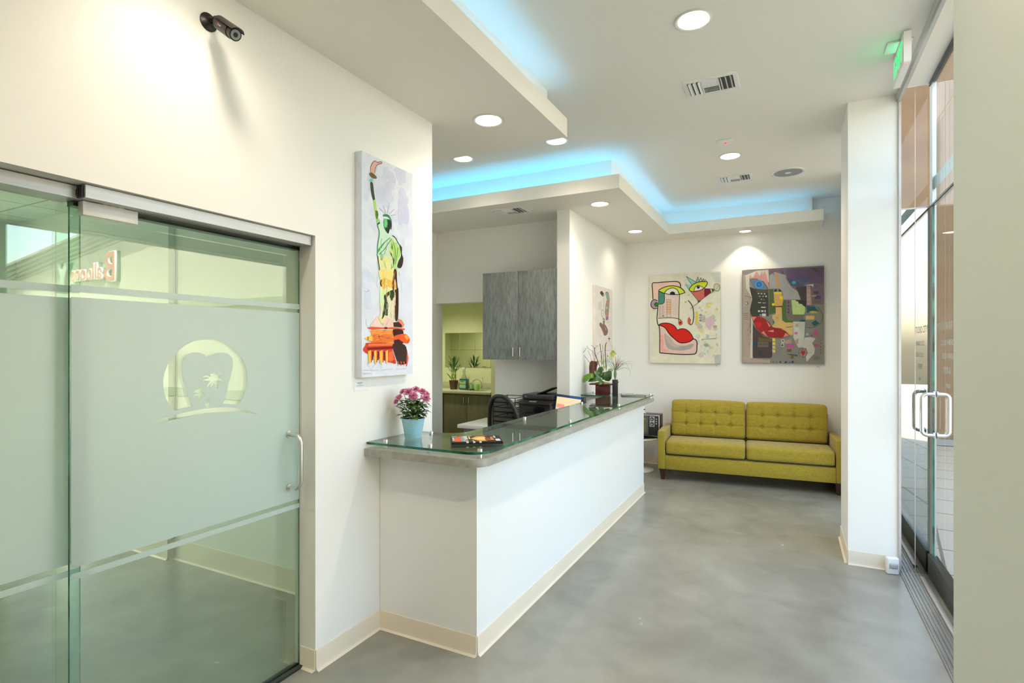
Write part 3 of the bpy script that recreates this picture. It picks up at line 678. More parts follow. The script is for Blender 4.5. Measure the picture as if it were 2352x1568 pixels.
# ------------------------------------------------------------------ side table and television
tc = (-1.79, 7.16)
tb = thing('side_table', 'round white pedestal table between the counter and the green sofa', 'side table', (*tc, 0))
bm = BM(); lathe(bm, [(0, 0), (0.20, 0), (0.20, 0.006), (0.16, 0.016), (0.07, 0.03), (0.03, 0.06), (0.022, 0.15), (0.022, 0.30), (0.05, 0.40), (0.08, 0.412), (0, 0.412)], seg=48); mk('pedestal', bm, M_whitem, tb)
bm = BM(); lathe(bm, [(0, 0.412), (0.27, 0.412), (0.285, 0.42), (0.287, 0.43), (0.283, 0.434), (0, 0.434)], seg=64); mk('tabletop', bm, M_whitem, tb)
bm = BM()
ring = []
for k in range(72):
    a = 2 * PI * k / 72; r = 0.245 + 0.012 * math.sin(9 * a); ring.append((r * math.cos(a), r * math.sin(a)))
prism(bm, ring, 0, 0.006); o = mk('table_mat', bm, mat('leaf_green_felt', (0.13, 0.30, 0.05), 0.8, var=0.2), label='wavy-edged green mat lying on the white pedestal table', cat='mat', center=False); o.location = (*tc, 0.4345)
bm = BM(); lathe(bm, [(0, 0), (0.225, 0), (0.23, 0.006), (0.23, 0.010), (0, 0.010)], seg=48); o = mk('tray', bm, M_blackg, label='round black tray under the old television', cat='tray', center=False); o.location = (*tc, 0.441)
tv = thing('television', 'old portable television with silver knobs on the round white table', 'television', (-1.93, 7.055, 0.4515), R(2))
M_tvcase = mat('dark_woodgrain_case', (0.05, 0.03, 0.025), 0.4, var=0.3, scale=30, stretch=(1, 1, 6)); M_silver = mat('silver_panel', (0.62, 0.62, 0.60), 0.3, 0.7, var=0.03)
bm = BM(); box(bm, 0, 0.44, 0.012, 0.22, 0.006, 0.288, 0.008); mk('case', bm, M_tvcase, tv)
bm = BM(); box(bm, 0.005, 0.435, 0.0, 0.0115, 0.010, 0.284, 0.003); mk('front_frame', bm, M_silver, tv)
bm = BM(); box(bm, 0.014, 0.426, -0.004, -0.0005, 0.018, 0.274, 0.001); mk('front_panel', bm, M_black, tv)
bm = BM(); box(bm, 0.020, 0.298, -0.016, -0.0045, 0.024, 0.266, 0.012, 4); mk('bezel', bm, mat('grey_bezel', (0.10, 0.10, 0.09), 0.35), tv)
bm = cushion(0.225, 0.185, 0.012, 0.005, 14, 12, 0.008); bmesh.ops.translate(bm, verts=bm.verts, vec=(0.046, -0.021, 0.053)); mk('screen', bm, mat('olive_screen', (0.17, 0.15, 0.05), 0.15, var=0.2), tv)
bm = BM(); box(bm, 0.312, 0.374, -0.0075, -0.0042, 0.135, 0.264, 0.001); mk('dial_plate', bm, M_silver, tv)
for z in (0.232, 0.168):
    bm = BM(); cyl(bm, (0.343, -0.008, z), (0.343, -0.016, z), 0.024, 0.022, 24, 0); cyl(bm, (0.343, -0.016, z), (0.343, -0.028, z), 0.012, 0.011, 20, 1); mk('knob', bm, [M_black, M_steel], tv)
for z in (0.235, 0.205, 0.175):
    bm = BM(); cyl(bm, (0.398, -0.005, z), (0.398, -0.016, z), 0.010, 0.009, 14); mk('knob', bm, M_steel, tv)
bm = BM()
for k in range(9): box(bm, 0.314, 0.372, -0.0065, -0.0043, 0.034 + 0.010 * k, 0.038 + 0.010 * k)
mk('speaker_grille', bm, M_black, tv)
rk = thing('rocket_ornament', 'tiny white rocket ornament standing on the old television', 'ornament', (-1.72, 7.13, 0.7395))
bm = BM(); lathe(bm, [(0, 0.012), (0.022, 0.012), (0.026, 0.045), (0.022, 0.075), (0.012, 0.105), (0, 0.125)], seg=20); mk('body', bm, M_white, rk)
bm = BM(); lathe(bm, [(0.0255, 0.050), (0.027, 0.052), (0.0265, 0.062), (0.0235, 0.064)], seg=20); mk('band', bm, M_black, rk)
for k in range(4):
    a = k * PI / 2 + 0.4; bm = BM(); M_ = Matrix.Rotation(a, 4, 'Z') @ basis((1, 0, 0), (0, 0, 1), (0, 0.0015, 0)); prism(bm, [(0.018, 0.04), (0.042, 0.0), (0.034, 0.0), (0.018, 0.015)], 0, 0.003, M=M_); mk('fin', bm, M_white, rk)

# ------------------------------------------------------------------ office things
pr = thing('printer', 'black multifunction printer on the office cabinet below the wall cabinet', 'printer', (-2.62, 5.26, 0.751))
bm = BM(); box(bm, 0.0, 0.375, 0.02, 0.44, 0.0, 0.245, 0.012, 3); mk('body', bm, M_black, pr)
bm = BM(); prism(bm, [(0.0, 0.245), (0.44, 0.245), (0.44, 0.285), (0.10, 0.285), (-0.01, 0.255)], 0.0, 0.375, M=Matrix(((0, 0, 1, 0), (1, 0, 0, 0), (0, 1, 0, 0), (0, 0, 0, 1)))); mk('control_panel', bm, M_black, pr)
bm = BM(); box(bm, 0.005, 0.37, 0.10, 0.44, 0.287, 0.345, 0.012, 3); mk('scanner_lid', bm, mat('charcoal_plastic', (0.035, 0.038, 0.038), 0.35, var=0.1), pr)
bm = BM(); box(bm, 0.18, 0.37, 0.02, 0.24, 0, 0.012, 0.004, M=Matrix.Translation((0.0, 0.12, 0.272)) @ Matrix.Rotation(R(-22), 4, 'Y')); mk('feeder_tray', bm, M_black, pr)
bm = BM(); box(bm, 0.04, 0.31, 0.012, 0.03, 0.145, 0.225, 0.004); mk('output_slot', bm, M_blackg, pr)
bm = BM(); box(bm, 0.045, 0.315, 0.010, 0.025, 0.02, 0.125, 0.004); mk('paper_drawer', bm, M_blackg, pr)
text('brother', 0.022, (1, 0, 0), (0, 0, 1), (0.18, 0.0095, 0.075), M_silver, pr, name='logo')
text('MFC', 0.016, (1, 0, 0), (0, 0, 1), (0.05, 0.098, 0.32), M_silver, pr, name='logo')
bm = BM(); box(bm, 0.12, 0.20, 0, 0.03, 0, 0.004, M=Matrix.Translation((0, 0.03, 0.268)) @ Matrix.Rotation(R(14), 4, 'X')); mk('display', bm, M_silver, pr)
tr = thing('letter_tray', 'black three-tier wire letter tray with papers beside the printer', 'letter tray', (-2.93, 5.28, 0.751))
M_pap = mat('white_paper', (0.82, 0.82, 0.80), 0.6, var=0.02)
for k in range(3):
    z = 0.04 + 0.105 * k; bm = BM(); tube(bm, [(0, 0, z), (0.27, 0, z), (0.27, 0.34, z), (0, 0.34, z)], 0.006, 8, closed=True)
    for j in range(8): tube(bm, [(0.03 * j + 0.03, 0, z), (0.03 * j + 0.03, 0.34, z)], 0.002, 6)
    tube(bm, [(0, 0, z + 0.05), (0.27, 0, z + 0.05), (0.27, 0.34, z + 0.05), (0, 0.34, z + 0.05)], 0.004, 8, closed=True)
    mk('tier', bm, M_black, tr)
    bm = BM()
    for j in range(5): box(bm, 0.02 + 0.003 * (j % 2), 0.24, 0.01, 0.31, z + 0.006 + 0.005 * j, z + 0.0095 + 0.005 * j)
    mk('papers', bm, M_pap, tr)
for x in (0, 0.27):
    for y in (0, 0.34): bm = BM(); tube(bm, [(x, y, 0), (x, y, 0.305)], 0.005, 8); mk('post', bm, M_black, tr)

ch = thing('office_chair', 'black mesh-backed office chair behind the counter', 'office chair', (-2.40, 4.86, 0), R(71 - 90))
M_mesh = glass('chair_mesh', (0.13, 0.13, 0.13), 0.3, 0.6)
loop = []
for k in range(40):
    a = 2 * PI * k / 40; ca, sa = math.cos(a), math.sin(a)
    x = 0.205 * math.copysign(abs(ca) ** 0.75, ca) * (1 - 0.14 * (sa > 0) * sa); z = 0.27 * math.copysign(abs(sa) ** 0.8, sa)
    loop.append((x, -0.24 - 0.10 * (z + 0.27) * 0.5 + 0.9 * x * x, 0.865 + z))
bm = BM(); tube(bm, loop, 0.021, 10, closed=True); mk('back_frame', bm, M_black, ch)
bm = BM(); vsx = [bm.verts.new(p) for p in loop]; cv = bm.verts.new((0, -0.29, 0.865))
for k in range(40): bm.faces.new((vsx[k], vsx[(k + 1) % 40], cv))
mk('mesh_back', bm, M_mesh, ch)
bm = BM(); tube(bm, [(-0.17, -0.255, 0.74), (0, -0.30, 0.73), (0.17, -0.255, 0.74)], 0.02, 10); tube(bm, [(0, -0.30, 0.73), (0, -0.31, 0.62), (0, -0.22, 0.44), (0, -0.05, 0.42)], 0.022, 10); mk('back_support', bm, M_black, ch)
bm = cushion(0.48, 0.075, 0.46, 0.03, 14, 4, 0.01); bmesh.ops.translate(bm, verts=bm.verts, vec=(-0.24, -0.22, 0.43)); mk('seat', bm, mat('black_fabric', (0.02, 0.02, 0.02), 0.9, var=0.2, scale=80), ch)
bm = BM(); cyl(bm, (0, 0, 0.10), (0, 0, 0.42), 0.025); mk('gas_column', bm, M_dark, ch)
for k in range(5):
    a = 2 * PI * k / 5; bm = BM(); tube(bm, [(0.02 * math.cos(a), 0.02 * math.sin(a), 0.11), (0.28 * math.cos(a), 0.28 * math.sin(a), 0.075)], [0.025, 0.016], 8); mk('leg', bm, M_black, ch)
    bm = BM(); cyl(bm, (0.28 * math.cos(a) - 0.012, 0.28 * math.sin(a), 0.030), (0.28 * math.cos(a) + 0.012, 0.28 * math.sin(a), 0.030), 0.029); mk('caster', bm, M_black, ch)

# monitor
ax_ = Vector((0.83, -0.56, 0)).normalized(); nrm = Vector((-0.56, -0.83, 0)).normalized()
mn = thing('computer_monitor', 'computer screen showing a beige form, behind the counter by the partition wall', 'monitor', (-2.03, 5.235, 0.751), math.atan2(ax_.y, ax_.x))
TT = Matrix.Translation((0, 0, 0.21)) @ Matrix.Rotation(R(-8), 4, 'X')
bm = BM(); box(bm, -0.241, 0.241, 0, 0.035, -0.152, 0.151, 0.006, M=TT); mk('casing', bm, M_black, mn)
def screen_mat():
    m = attr_mat('lit_display', 0.2, 0.0); nt = m.node_tree; b = nt.nodes['Principled BSDF']
    at = [n for n in nt.nodes if n.type == 'ATTRIBUTE'][0]; nt.links.new(at.outputs['Color'], b.inputs['Emission Color']); b.inputs['Emission Strength'].default_value = 0.75; return m
cv_ = Canvas((0, -1, 0), 0.0002)
def rc(x0, x1, z0, z1, c): cv_.fill(c, [(x0, -0.0008, z0), (x1, -0.0008, z0), (x1, -0.0008, z1), (x0, -0.0008, z1)])
rc(-0.238, 0.238, -0.148, 0.148, srgb(25, 75, 130)); rc(-0.238, 0.0, 0.128, 0.148, srgb(45, 50, 58)); rc(0.205, 0.238, -0.148, 0.148, srgb(40, 42, 52))
rc(-0.226, 0.203, -0.148, 0.124, srgb(222, 196, 160)); rc(-0.226, -0.212, -0.148, 0.124, srgb(225, 205, 120)); rc(-0.21, -0.07, 0.012, 0.052, srgb(225, 140, 130)); rc(-0.21, -0.05, -0.035, -0.025, srgb(70, 50, 95))
for k in range(4): rc(-0.20, 0.19, 0.110 - 0.015 * k, 0.1085 - 0.015 * k, srgb(180, 150, 120))
rc(0.12, 0.20, 0.03, 0.075, srgb(235, 205, 170))
bmesh.ops.transform(cv_.bm, matrix=TT, verts=cv_.bm.verts); mk('screen', cv_.bm, screen_mat(), mn, smooth=0)
bm = BM(); box(bm, -0.03, 0.03, 0.04, 0.06, 0.0, 0.25, 0.004); box(bm, -0.10, 0.10, -0.05, 0.09, 0.0, 0.012, 0.004); mk('stand', bm, M_black, mn)

# ------------------------------------------------------------------ sink room
sk = thing('sink_cabinet', 'brown two-door sink cabinet in the yellow-green side room', 'cabinet', (-4.9, 7.4, 0))
bm = BM(); box(bm, -6.28, -4.88, 7.19, 7.74, 0.0, 0.889); box(bm, -4.87, -4.012, 7.19, 7.74, 0.0, 0.889); loc(mk('body', bm, M_brownlam, smooth=0), sk)
for x0, x1, hh_ in ((-4.868, -4.447, -4.49), (-4.442, -4.014, -4.40), (-5.30, -4.885, -4.93)):
    bm = BM(); box(bm, x0, x1, 7.17, 7.189, 0.06, 0.875, 0.001); dr = mk('door', bm, M_brownlam); loc(dr, sk)
    bm = BM(); cyl(bm, (hh_, 7.145, 0.74), (hh_, 7.145, 0.84), 0.005, None, 8); cyl(bm, (hh_, 7.17, 0.75), (hh_, 7.145, 0.75), 0.004, None, 8); cyl(bm, (hh_, 7.17, 0.83), (hh_, 7.145, 0.83), 0.004, None, 8); loc(mk('handle', bm, M_steel), dr)
bm = BM(); box(bm, -6.28, -4.010, 7.13, 7.745, 0.89, 0.93, 0.003); loc(mk('worktop', bm, mat('olive_solid_surface', (0.50, 0.52, 0.34), 0.35, var=0.05, scale=60)), sk)
bm = BM(); box(bm, -6.28, -4.010, 7.725, 7.747, 0.931, 1.03, 0.002); loc(mk('backsplash', bm, mat('olive_solid_surface', (0.5, 0.5, 0.3), 0.35)), sk)
bm = BM(); lathe(bm, [(0.165, 0.0), (0.17, 0.004), (0.16, 0.007), (0.15, 0.004), (0.12, 0.0015), (0, 0.001)], seg=40); bmesh.ops.scale(bm, vec=(1.0, 0.8, 1), verts=bm.verts); bmesh.ops.translate(bm, verts=bm.verts, vec=(-4.40, 7.40, 0.9305)); loc(mk('basin', bm, M_satin), sk)
ms = thing('wall_mirror', 'six square mirror tiles on the wall over the sink', 'mirror', (-4.8, 7.74, 1.28))
M_mir = mat('mirror_silver', (0.86, 0.88, 0.80), 0.02, 1.0, var=0.01)
for i in range(3):
    for j in range(2):
        bm = BM(); box(bm, -5.235 + 0.298 * i, -4.941 + 0.298 * i, 7.742, 7.748, 1.278 + 0.287 * j, 1.562 + 0.287 * j, 0.001); loc(mk('mirror_tile', bm, M_mir, smooth=0), ms)
def up_at(u, v, z, y): p = on(u, v, 'Y', y); return (p.x, y, z)
# bamboo plant
bx, by, bz = up_at(1042, 890, 0.931, 7.42)
bp_ = thing('bamboo_plant', 'potted lucky bamboo with braided stems beside the blue mouthwash bottle', 'plant', (bx, by, bz))
bm = BM(); lathe(bm, [(0, 0), (0.055, 0), (0.062, 0.06), (0.075, 0.135), (0.075, 0.145), (0.067, 0.145), (0.06, 0.12), (0, 0.12)], seg=4); bmesh.ops.rotate(bm, verts=bm.verts, cent=(0, 0, 0), matrix=Matrix.Rotation(R(45), 3, 'Z')); mk('pot', bm, mat('brown_pot', (0.10, 0.04, 0.03), 0.45, var=0.2), bp_, smooth=0)
M_stem = mat('green_stem', (0.30, 0.42, 0.08), 0.45, var=0.2); M_leaf = mat('leaf_green', (0.055, 0.16, 0.025), 0.4, var=0.4, scale=12)
def leaf(bm, base, d, L, w, droop=0.3, n=7, fold=0.15, roll=0.0, col=None):
    d = Vector(d).normalized(); up = Vector((0, 0, 1)); s = d.cross(up)
    if s.length < 0.1: s = Vector((1, 0, 0))
    s.normalize(); s.rotate(Quaternion(d, roll)); p = Vector(base); prevs = None; dirv = d.copy()
    for i in range(n + 1):
        t = i / n; ww = w * (math.sin(PI * min(1, t * 0.93 + 0.07)) ** 0.75) / 2; nn = s.cross(dirv).normalized()
        c = [bm.verts.new(p - s * ww - nn * (-fold * ww)), bm.verts.new(p), bm.verts.new(p + s * ww - nn * (-fold * ww))]
        if prevs:
            bm.faces.new((prevs[0], prevs[1], c[1], c[0])); bm.faces.new((prevs[1], prevs[2], c[2], c[1]))
        prevs = c; dirv = (dirv + Vector((0, 0, -droop / n))).normalized(); p = p + dirv * (L / n)
bm = BM()
for k in range(6):
    pts = [(0.035 * math.sin(2 * PI * k / 6 + t * 2.2), 0.035 * math.cos(2 * PI * k / 6 + t * 2.2), 0.11 + 0.22 * t) for t in [i / 8 for i in range(9)]]; tube(bm, pts, 0.007, 8)
mk('stems', bm, M_stem, bp_)
bm = BM()
for k in range(46):
    a = random.uniform(0, 2 * PI); z = random.uniform(0.26, 0.46); leaf(bm, (0.035 * math.cos(a), 0.035 * math.sin(a), z), (math.cos(a) * 0.6, math.sin(a) * 0.6, random.uniform(0.5, 1.6)), random.uniform(0.09, 0.17), 0.02, 0.5)
leaf(bm, (-0.03, 0, 0.14), (-0.6, -0.1, 0.9), 0.16, 0.045, 0.2)
mk('leaves', bm, M_leaf, bp_, smooth=80)
bx, by, bz = up_at(1066, 890, 0.931, 7.42)
mb = thing('mouthwash_bottle', 'large blue mouthwash bottle with clear pump beside the bamboo plant', 'bottle', (bx, by, bz))
bm = BM(); box(bm, -0.07, 0.07, -0.045, 0.045, 0, 0.175, 0.018, 4); mk('bottle', bm, mat('teal_liquid_plastic', (0.01, 0.12, 0.16), 0.12, coat=0.5), mb)
bm = BM(); lathe(bm, [(0.055, 0.165), (0.05, 0.19), (0.03, 0.225), (0.022, 0.25), (0.022, 0.33), (0, 0.33)], seg=24); mk('neck', bm, glass('clear_plastic', (0.8, 0.85, 0.78), 1.0, 0.1), mb)
bm = BM(); cyl(bm, (0, 0, 0.33), (0, 0, 0.355), 0.028); mk('cap', bm, M_white, mb)
cvl = Canvas((0, -1, 0), 0.0003)
cvl.fill(srgb(170, 200, 140), [(-0.058, -0.0455, 0.095), (0.058, -0.0455, 0.095), (0.058, -0.0455, 0.145), (-0.058, -0.0455, 0.145)])
cvl.fill(srgb(150, 195, 150), [(-0.058, -0.0455, 0.03), (0.058, -0.0455, 0.03), (0.058, -0.0455, 0.085), (-0.058, -0.0455, 0.085)])
cvl.fill(srgb(60, 70, 50), [(-0.045, -0.0455, 0.125), (0.03, -0.0455, 0.125), (0.03, -0.0455, 0.135), (-0.045, -0.0455, 0.135)])
mk('label_panel', cvl.bm, M_print, mb, smooth=0)
bx, by, bz = up_at(1084, 892, 0.938, 7.38)
bm = BM(); lathe(bm, [(0, 0), (0.024, 0), (0.034, 0.075), (0.031, 0.075), (0.022, 0.004), (0, 0.004)], seg=24); o = mk('drinking_cup', bm, mat('mint_plastic', (0.50, 0.72, 0.38), 0.35), label='small mint green cup beside the tap', cat='cup', center=False); o.location = (bx, by, 0.9465)
bm = BM(); lathe(bm, [(0, 0), (0.04, 0), (0.055, 0.012), (0.05, 0.012), (0.036, 0.004), (0, 0.004)], seg=24); o = mk('saucer', bm, M_dark, label='small dark dish under the mint green cup', cat='dish', center=False); o.location = (bx, by, 0.9385)
bx, by, bz = up_at(1098, 892, 0.94, 7.36)
bm = BM(); lathe(bm, [(0, 0), (0.036, 0), (0.038, 0.07), (0.030, 0.10), (0.012, 0.11), (0, 0.11)], seg=24); o = mk('soap_bottle', bm, mat('bright_green_plastic', (0.30, 0.62, 0.16), 0.3), label='bright green soap bottle in front of the tap', cat='bottle', center=False); o.location = (bx, 7.33, 0.9375)
bx, by, bz = up_at(1108, 892, 0.93, 7.56)
fa = thing('faucet', 'chrome tap with a tall lever over the small sink', 'tap', (bx, by, 0.9305))
bm = BM(); cyl(bm, (0, 0, 0), (0, 0, 0.05), 0.022); tube(bm, smoothpts([(0, 0, 0.04), (-0.01, -0.02, 0.12), (-0.05, -0.06, 0.165), (-0.09, -0.10, 0.155), (-0.11, -0.12, 0.12)], 5), 0.011, 12); mk('spout', bm, M_steel, fa)
bm = BM(); tube(bm, [(0.012, 0, 0.05), (0.02, 0.0, 0.10), (-0.01, 0.02, 0.20)], [0.012, 0.008, 0.007], 10); mk('lever', bm, M_steel, fa)

# ------------------------------------------------------------------ things on the glass top
ZG = 1.0795
p = on(949, 1004, 'Z', ZG); px_, py_ = p.x, p.y
fp = thing('potted_chrysanthemum', 'pink chrysanthemum in a pale blue tin pot on the glass top', 'potted plant', (px_, py_, ZG))
def tin():
    m = mat('pale_blue_tin', (0.22, 0.52, 0.68), 0.35, 0.2); nt = m.node_tree; b = nt.nodes['Principled BSDF']
    tcn = nt.nodes.new('ShaderNodeTexCoord'); sp = nt.nodes.new('ShaderNodeSeparateXYZ'); nt.links.new(tcn.outputs['Object'], sp.inputs[0])
    at = nt.nodes.new('ShaderNodeMath'); at.operation = 'ARCTAN2'; nt.links.new(sp.outputs[1], at.inputs[0]); nt.links.new(sp.outputs[0], at.inputs[1])
    pp = nt.nodes.new('ShaderNodeMath'); pp.operation = 'MULTIPLY'; pp.inputs[1].default_value = 10 / PI; nt.links.new(at.outputs[0], pp.inputs[0])
    pg = nt.nodes.new('ShaderNodeMath'); pg.operation = 'PINGPONG'; pg.inputs[1].default_value = 1; nt.links.new(pp.outputs[0], pg.inputs[0])
    zz = nt.nodes.new('ShaderNodeMath'); zz.operation = 'MULTIPLY_ADD'; zz.inputs[1].default_value = 240; nt.links.new(sp.outputs[2], zz.inputs[0]); nt.links.new(pg.outputs[0], zz.inputs[2])
    s2 = nt.nodes.new('ShaderNodeMath'); s2.operation = 'PINGPONG'; s2.inputs[1].default_value = 1; nt.links.new(zz.outputs[0], s2.inputs[0])
    r = nt.nodes.new('ShaderNodeValToRGB'); r.color_ramp.elements[0].position = 0.4; r.color_ramp.elements[1].position = 0.6
    r.color_ramp.elements[0].color = (0.24, 0.58, 0.76, 1); r.color_ramp.elements[1].color = (0.50, 0.78, 0.88, 1)
    nt.links.new(s2.outputs[0], r.inputs[0]); nt.links.new(r.outputs[0], b.inputs['Base Color']); return m
bm = BM(); lathe(bm, [(0, 0.002), (0.044, 0.002), (0.046, 0.0), (0.047, 0.004), (0.0665, 0.108), (0.069, 0.110), (0.069, 0.113), (0.065, 0.113), (0.063, 0.105), (0, 0.100)], seg=48); mk('pot', bm, tin(), fp, smooth=30, center=False)
bm = BM(); lathe(bm, [(0, 0.104), (0.063, 0.106), (0.062, 0.100), (0, 0.099)], seg=24); mk('soil', bm, mat('potting_soil', (0.02, 0.012, 0.008), 0.95, var=0.4, scale=60, bump=1), fp)
FU = -FW; # towards the viewer
# flower heads: (sideways, towards camera, height, radius)
heads = [(-0.092, 0.02, 0.208, 0.024), (-0.075, 0.03, 0.232, 0.027), (-0.055, 0.0, 0.262, 0.030), (-0.02, 0.03, 0.262, 0.036), (0.012, -0.01, 0.272, 0.034), (0.008, 0.035, 0.238, 0.036), (0.052, 0.0, 0.262, 0.032), (0.075, 0.02, 0.226, 0.036), (0.07, -0.03, 0.245, 0.03), (-0.03, -0.04, 0.255, 0.03)]
for sx_, sy_, sz_, rad in heads:
    c = Vector((RT.x, RT.y, 0)) * sx_ + Vector((FU.x, FU.y, 0)) * sy_ + Vector((0, 0, sz_)); ax = (c - Vector((0, 0, 0.12))).normalized() * 0.8 + Vector((FU.x, FU.y, 0.3)) * 0.5; ax.normalize()
    bm = BM(); la = bm.loops.layers.float_color.new('pigment'); q = Vector((0, 0, 1)).rotation_difference(ax)
    for layer in range(5):
        n = 20 - 3 * layer; el = R(5 + 19 * layer); rr = rad * (1 - 0.10 * layer)
        for k in range(n):
            a = 2 * PI * (k + 0.5 * layer + random.random() * 0.3) / n; d = Vector((math.cos(a) * math.cos(el), math.sin(a) * math.cos(el), math.sin(el))); s = d.cross(Vector((0, 0, 1))).normalized() * rr * 0.10; L = rr * random.uniform(0.88, 1.1)
            vs_ = [d * L * 0.15 - s * 0.5, d * L * 0.7 - s + Vector((0, 0, 0.10 * rr)), d * L + Vector((0, 0, 0.05 * rr)), d * L * 0.7 + s + Vector((0, 0, 0.10 * rr)), d * L * 0.15 + s * 0.5]
            f = bm.faces.new([bm.verts.new(c + q @ v) for v in vs_]); t = random.random(); cc = [srgb(190, 90, 135), srgb(225, 140, 180), srgb(240, 185, 210), srgb(205, 110, 155)][random.randrange(4)]
            for l in f.loops: l[la] = (*cc, 1)
    mk('flower', bm, M_petal, fp, smooth=0)
bm = BM()
for sx_, sy_, sz_, rad in heads:
    c = Vector((RT.x, RT.y, 0)) * sx_ + Vector((FU.x, FU.y, 0)) * sy_ + Vector((0, 0, sz_)); tube(bm, smoothpts([(0.2 * c.x, 0.2 * c.y, 0.10), (0.5 * c.x, 0.5 * c.y, 0.17), c - Vector((0, 0, 0.006))], 4), 0.0022, 6)
mk('stems', bm, M_stem, fp)
bm = BM()
def lobed(bm, base, d, L, w, droop):
    d = Vector(d).normalized(); s = d.cross(Vector((0, 0, 1))).normalized(); nn = s.cross(d).normalized(); P = []
    outl = [(0, 0.06), (0.18, 0.20), (0.30, 0.55), (0.42, 0.32), (0.52, 0.36), (0.66, 0.62), (0.72, 0.32), (0.85, 0.30), (1.0, 0.0)]
    def pt(t, u): return Vector(base) + d * (L * t) + s * (w * u) - Vector((0, 0, droop * L * t * t)) + nn * (0.06 * L * abs(u))
    mid = [bm.verts.new(pt(t, 0)) for t, u in outl]; 
    for sg in (-1, 1):
        ed = [bm.verts.new(pt(t, sg * u)) for t, u in outl[:-1]] + [mid[-1]]
        for i in range(len(outl) - 1):
            q4 = [mid[i], mid[i + 1], ed[i + 1], ed[i]]
            q4 = [v for j, v in enumerate(q4) if v not in q4[:j]]
            if len(q4) > 2: bm.faces.new(q4)
for k in range(120):
    a = random.uniform(0, 2 * PI); z = random.uniform(0.118, 0.215); r0 = random.uniform(0.01, 0.055); e = random.uniform(-0.1, 0.9)
    lobed(bm, (r0 * math.cos(a), r0 * math.sin(a), z), (math.cos(a), math.sin(a), e), random.uniform(0.045, 0.075), 0.034, random.uniform(0.1, 0.6))
mk('leaves', bm, mat('chrysanthemum_leaf', (0.06, 0.13, 0.028), 0.45, var=0.5, scale=30), fp, smooth=60)

def magazine(name, label, x, y, z, rz, w, h, t, cols, lab2=None, group=None, design=None):
    m_ = thing(name, label, 'magazine', (x, y, z), rz, group)
    bm = BM(); box(bm, -w / 2, w / 2, -h / 2, h / 2, 0.0006, t - 0.0006, 0.0); mk('pages', bm, M_pap, m_, smooth=0)
    c = Canvas((0, 0, 1), 0.00012)
    c.slab(cols, -w / 2 - 0.001, w / 2 + 0.001, -h / 2 - 0.001, h / 2 + 0.001, t - 0.0006, t)
    c.slab(cols, -w / 2 - 0.001, w / 2 + 0.001, -h / 2 - 0.001, h / 2 + 0.001, 0, 0.0006); c.slab(cols, -w / 2 - 0.0015, w / 2 + 0.0015, -h / 2 - 0.0015, -h / 2, 0, t)
    if design:
        for it in design:
            pts = [((a - 0.5) * w, (b - 0.5) * h, t) for a, b in it[1]]
            c.fill(it[0], pts)
    mk('cover', c.bm, M_print, m_, smooth=0); return m_
rr_ = lambda a, b, c, d: [(a, c), (b, c), (b, d), (a, d)]
D1 = [(srgb(90, 110, 120), rr_(0.02, 0.30, 0.1, 0.98)), (srgb(225, 95, 60), [(0.06, 0.12), (0.20, 0.12), (0.21, 0.9), (0.17, 0.98), (0.14, 0.8), (0.06, 0.7)]), (srgb(130, 160, 195), [(0.20, 0.12), (0.25, 0.12), (0.30, 0.6), (0.28, 0.98), (0.21, 0.98)]),
      (srgb(130, 185, 215), rr_(0.02, 0.13, 0.86, 0.97)), (srgb(205, 205, 190), [(0.27, 0.35), (0.34, 0.4), (0.33, 0.97), (0.25, 0.95)]), (srgb(235, 235, 230), rr_(0.26, 0.33, 0.12, 0.26)), (srgb(60, 60, 60), rr_(0.275, 0.315, 0.15, 0.22)),
      (srgb(235, 175, 105), [(0.39, 0.5), (0.55, 0.12), (0.70, 0.1), (0.73, 0.5), (0.68, 0.86), (0.53, 0.88)]), (srgb(240, 215, 150), [(0.45, 0.5), (0.58, 0.3), (0.70, 0.3), (0.70, 0.7), (0.58, 0.7)]),
      (srgb(170, 75, 40), [(0.62, 0.85), (0.75, 0.82), (0.74, 0.98), (0.63, 0.98)]), (srgb(150, 70, 40), rr_(0.68, 0.78, 0.15, 0.6)), (srgb(205, 130, 80), [(0.78, 0.2), (0.86, 0.2), (0.84, 0.8), (0.80, 0.7)]), (srgb(200, 205, 190), rr_(0.87, 0.91, 0.55, 0.9)), (srgb(235, 235, 235), rr_(0.88, 0.97, 0.06, 0.38)),
      (srgb(220, 170, 110), rr_(0.41, 0.45, 0.08, 0.22)), (srgb(225, 225, 215), rr_(0.03, 0.06, 0.5, 0.68)), (srgb(225, 225, 215), rr_(0.03, 0.06, 0.22, 0.42)), (srgb(200, 160, 110), rr_(0.34, 0.42, 0.85, 0.95)), (srgb(215, 215, 205), rr_(0.355, 0.385, 0.4, 0.8))]
pm = on(1093, 1013, 'Z', ZG); mx_, my_ = pm.x, pm.y
magazine('magazine', 'dark-backed magazine at the bottom of the pile near the flower pot', mx_, my_, ZG, R(36), 0.275, 0.205, 0.0045, srgb(60, 60, 62), group='magazines in the pile near the flower pot')
magazine('magazine', 'magazine in the middle of the pile near the flower pot', mx_ + 0.002, my_, ZG + 0.0047, R(35), 0.275, 0.205, 0.0045, srgb(45, 42, 45), group='magazines in the pile near the flower pot')
mg = magazine('magazine', 'magazine with orange pictures on a dark cover, topmost near the flower pot', mx_, my_, ZG + 0.0094, R(35), 0.275, 0.205, 0.0045, srgb(48, 46, 46), design=D1, group='magazines in the pile near the flower pot')
for k, fx in enumerate((0.31, 0.44, 0.565)):
    bm = BM(); box(bm, (fx - 0.5) * 0.275 - 0.006, (fx - 0.5) * 0.275 + 0.006, -0.106, -0.096, 0.0, 0.0065, 0.0005); mk('page_tab', bm, M_white, mg)
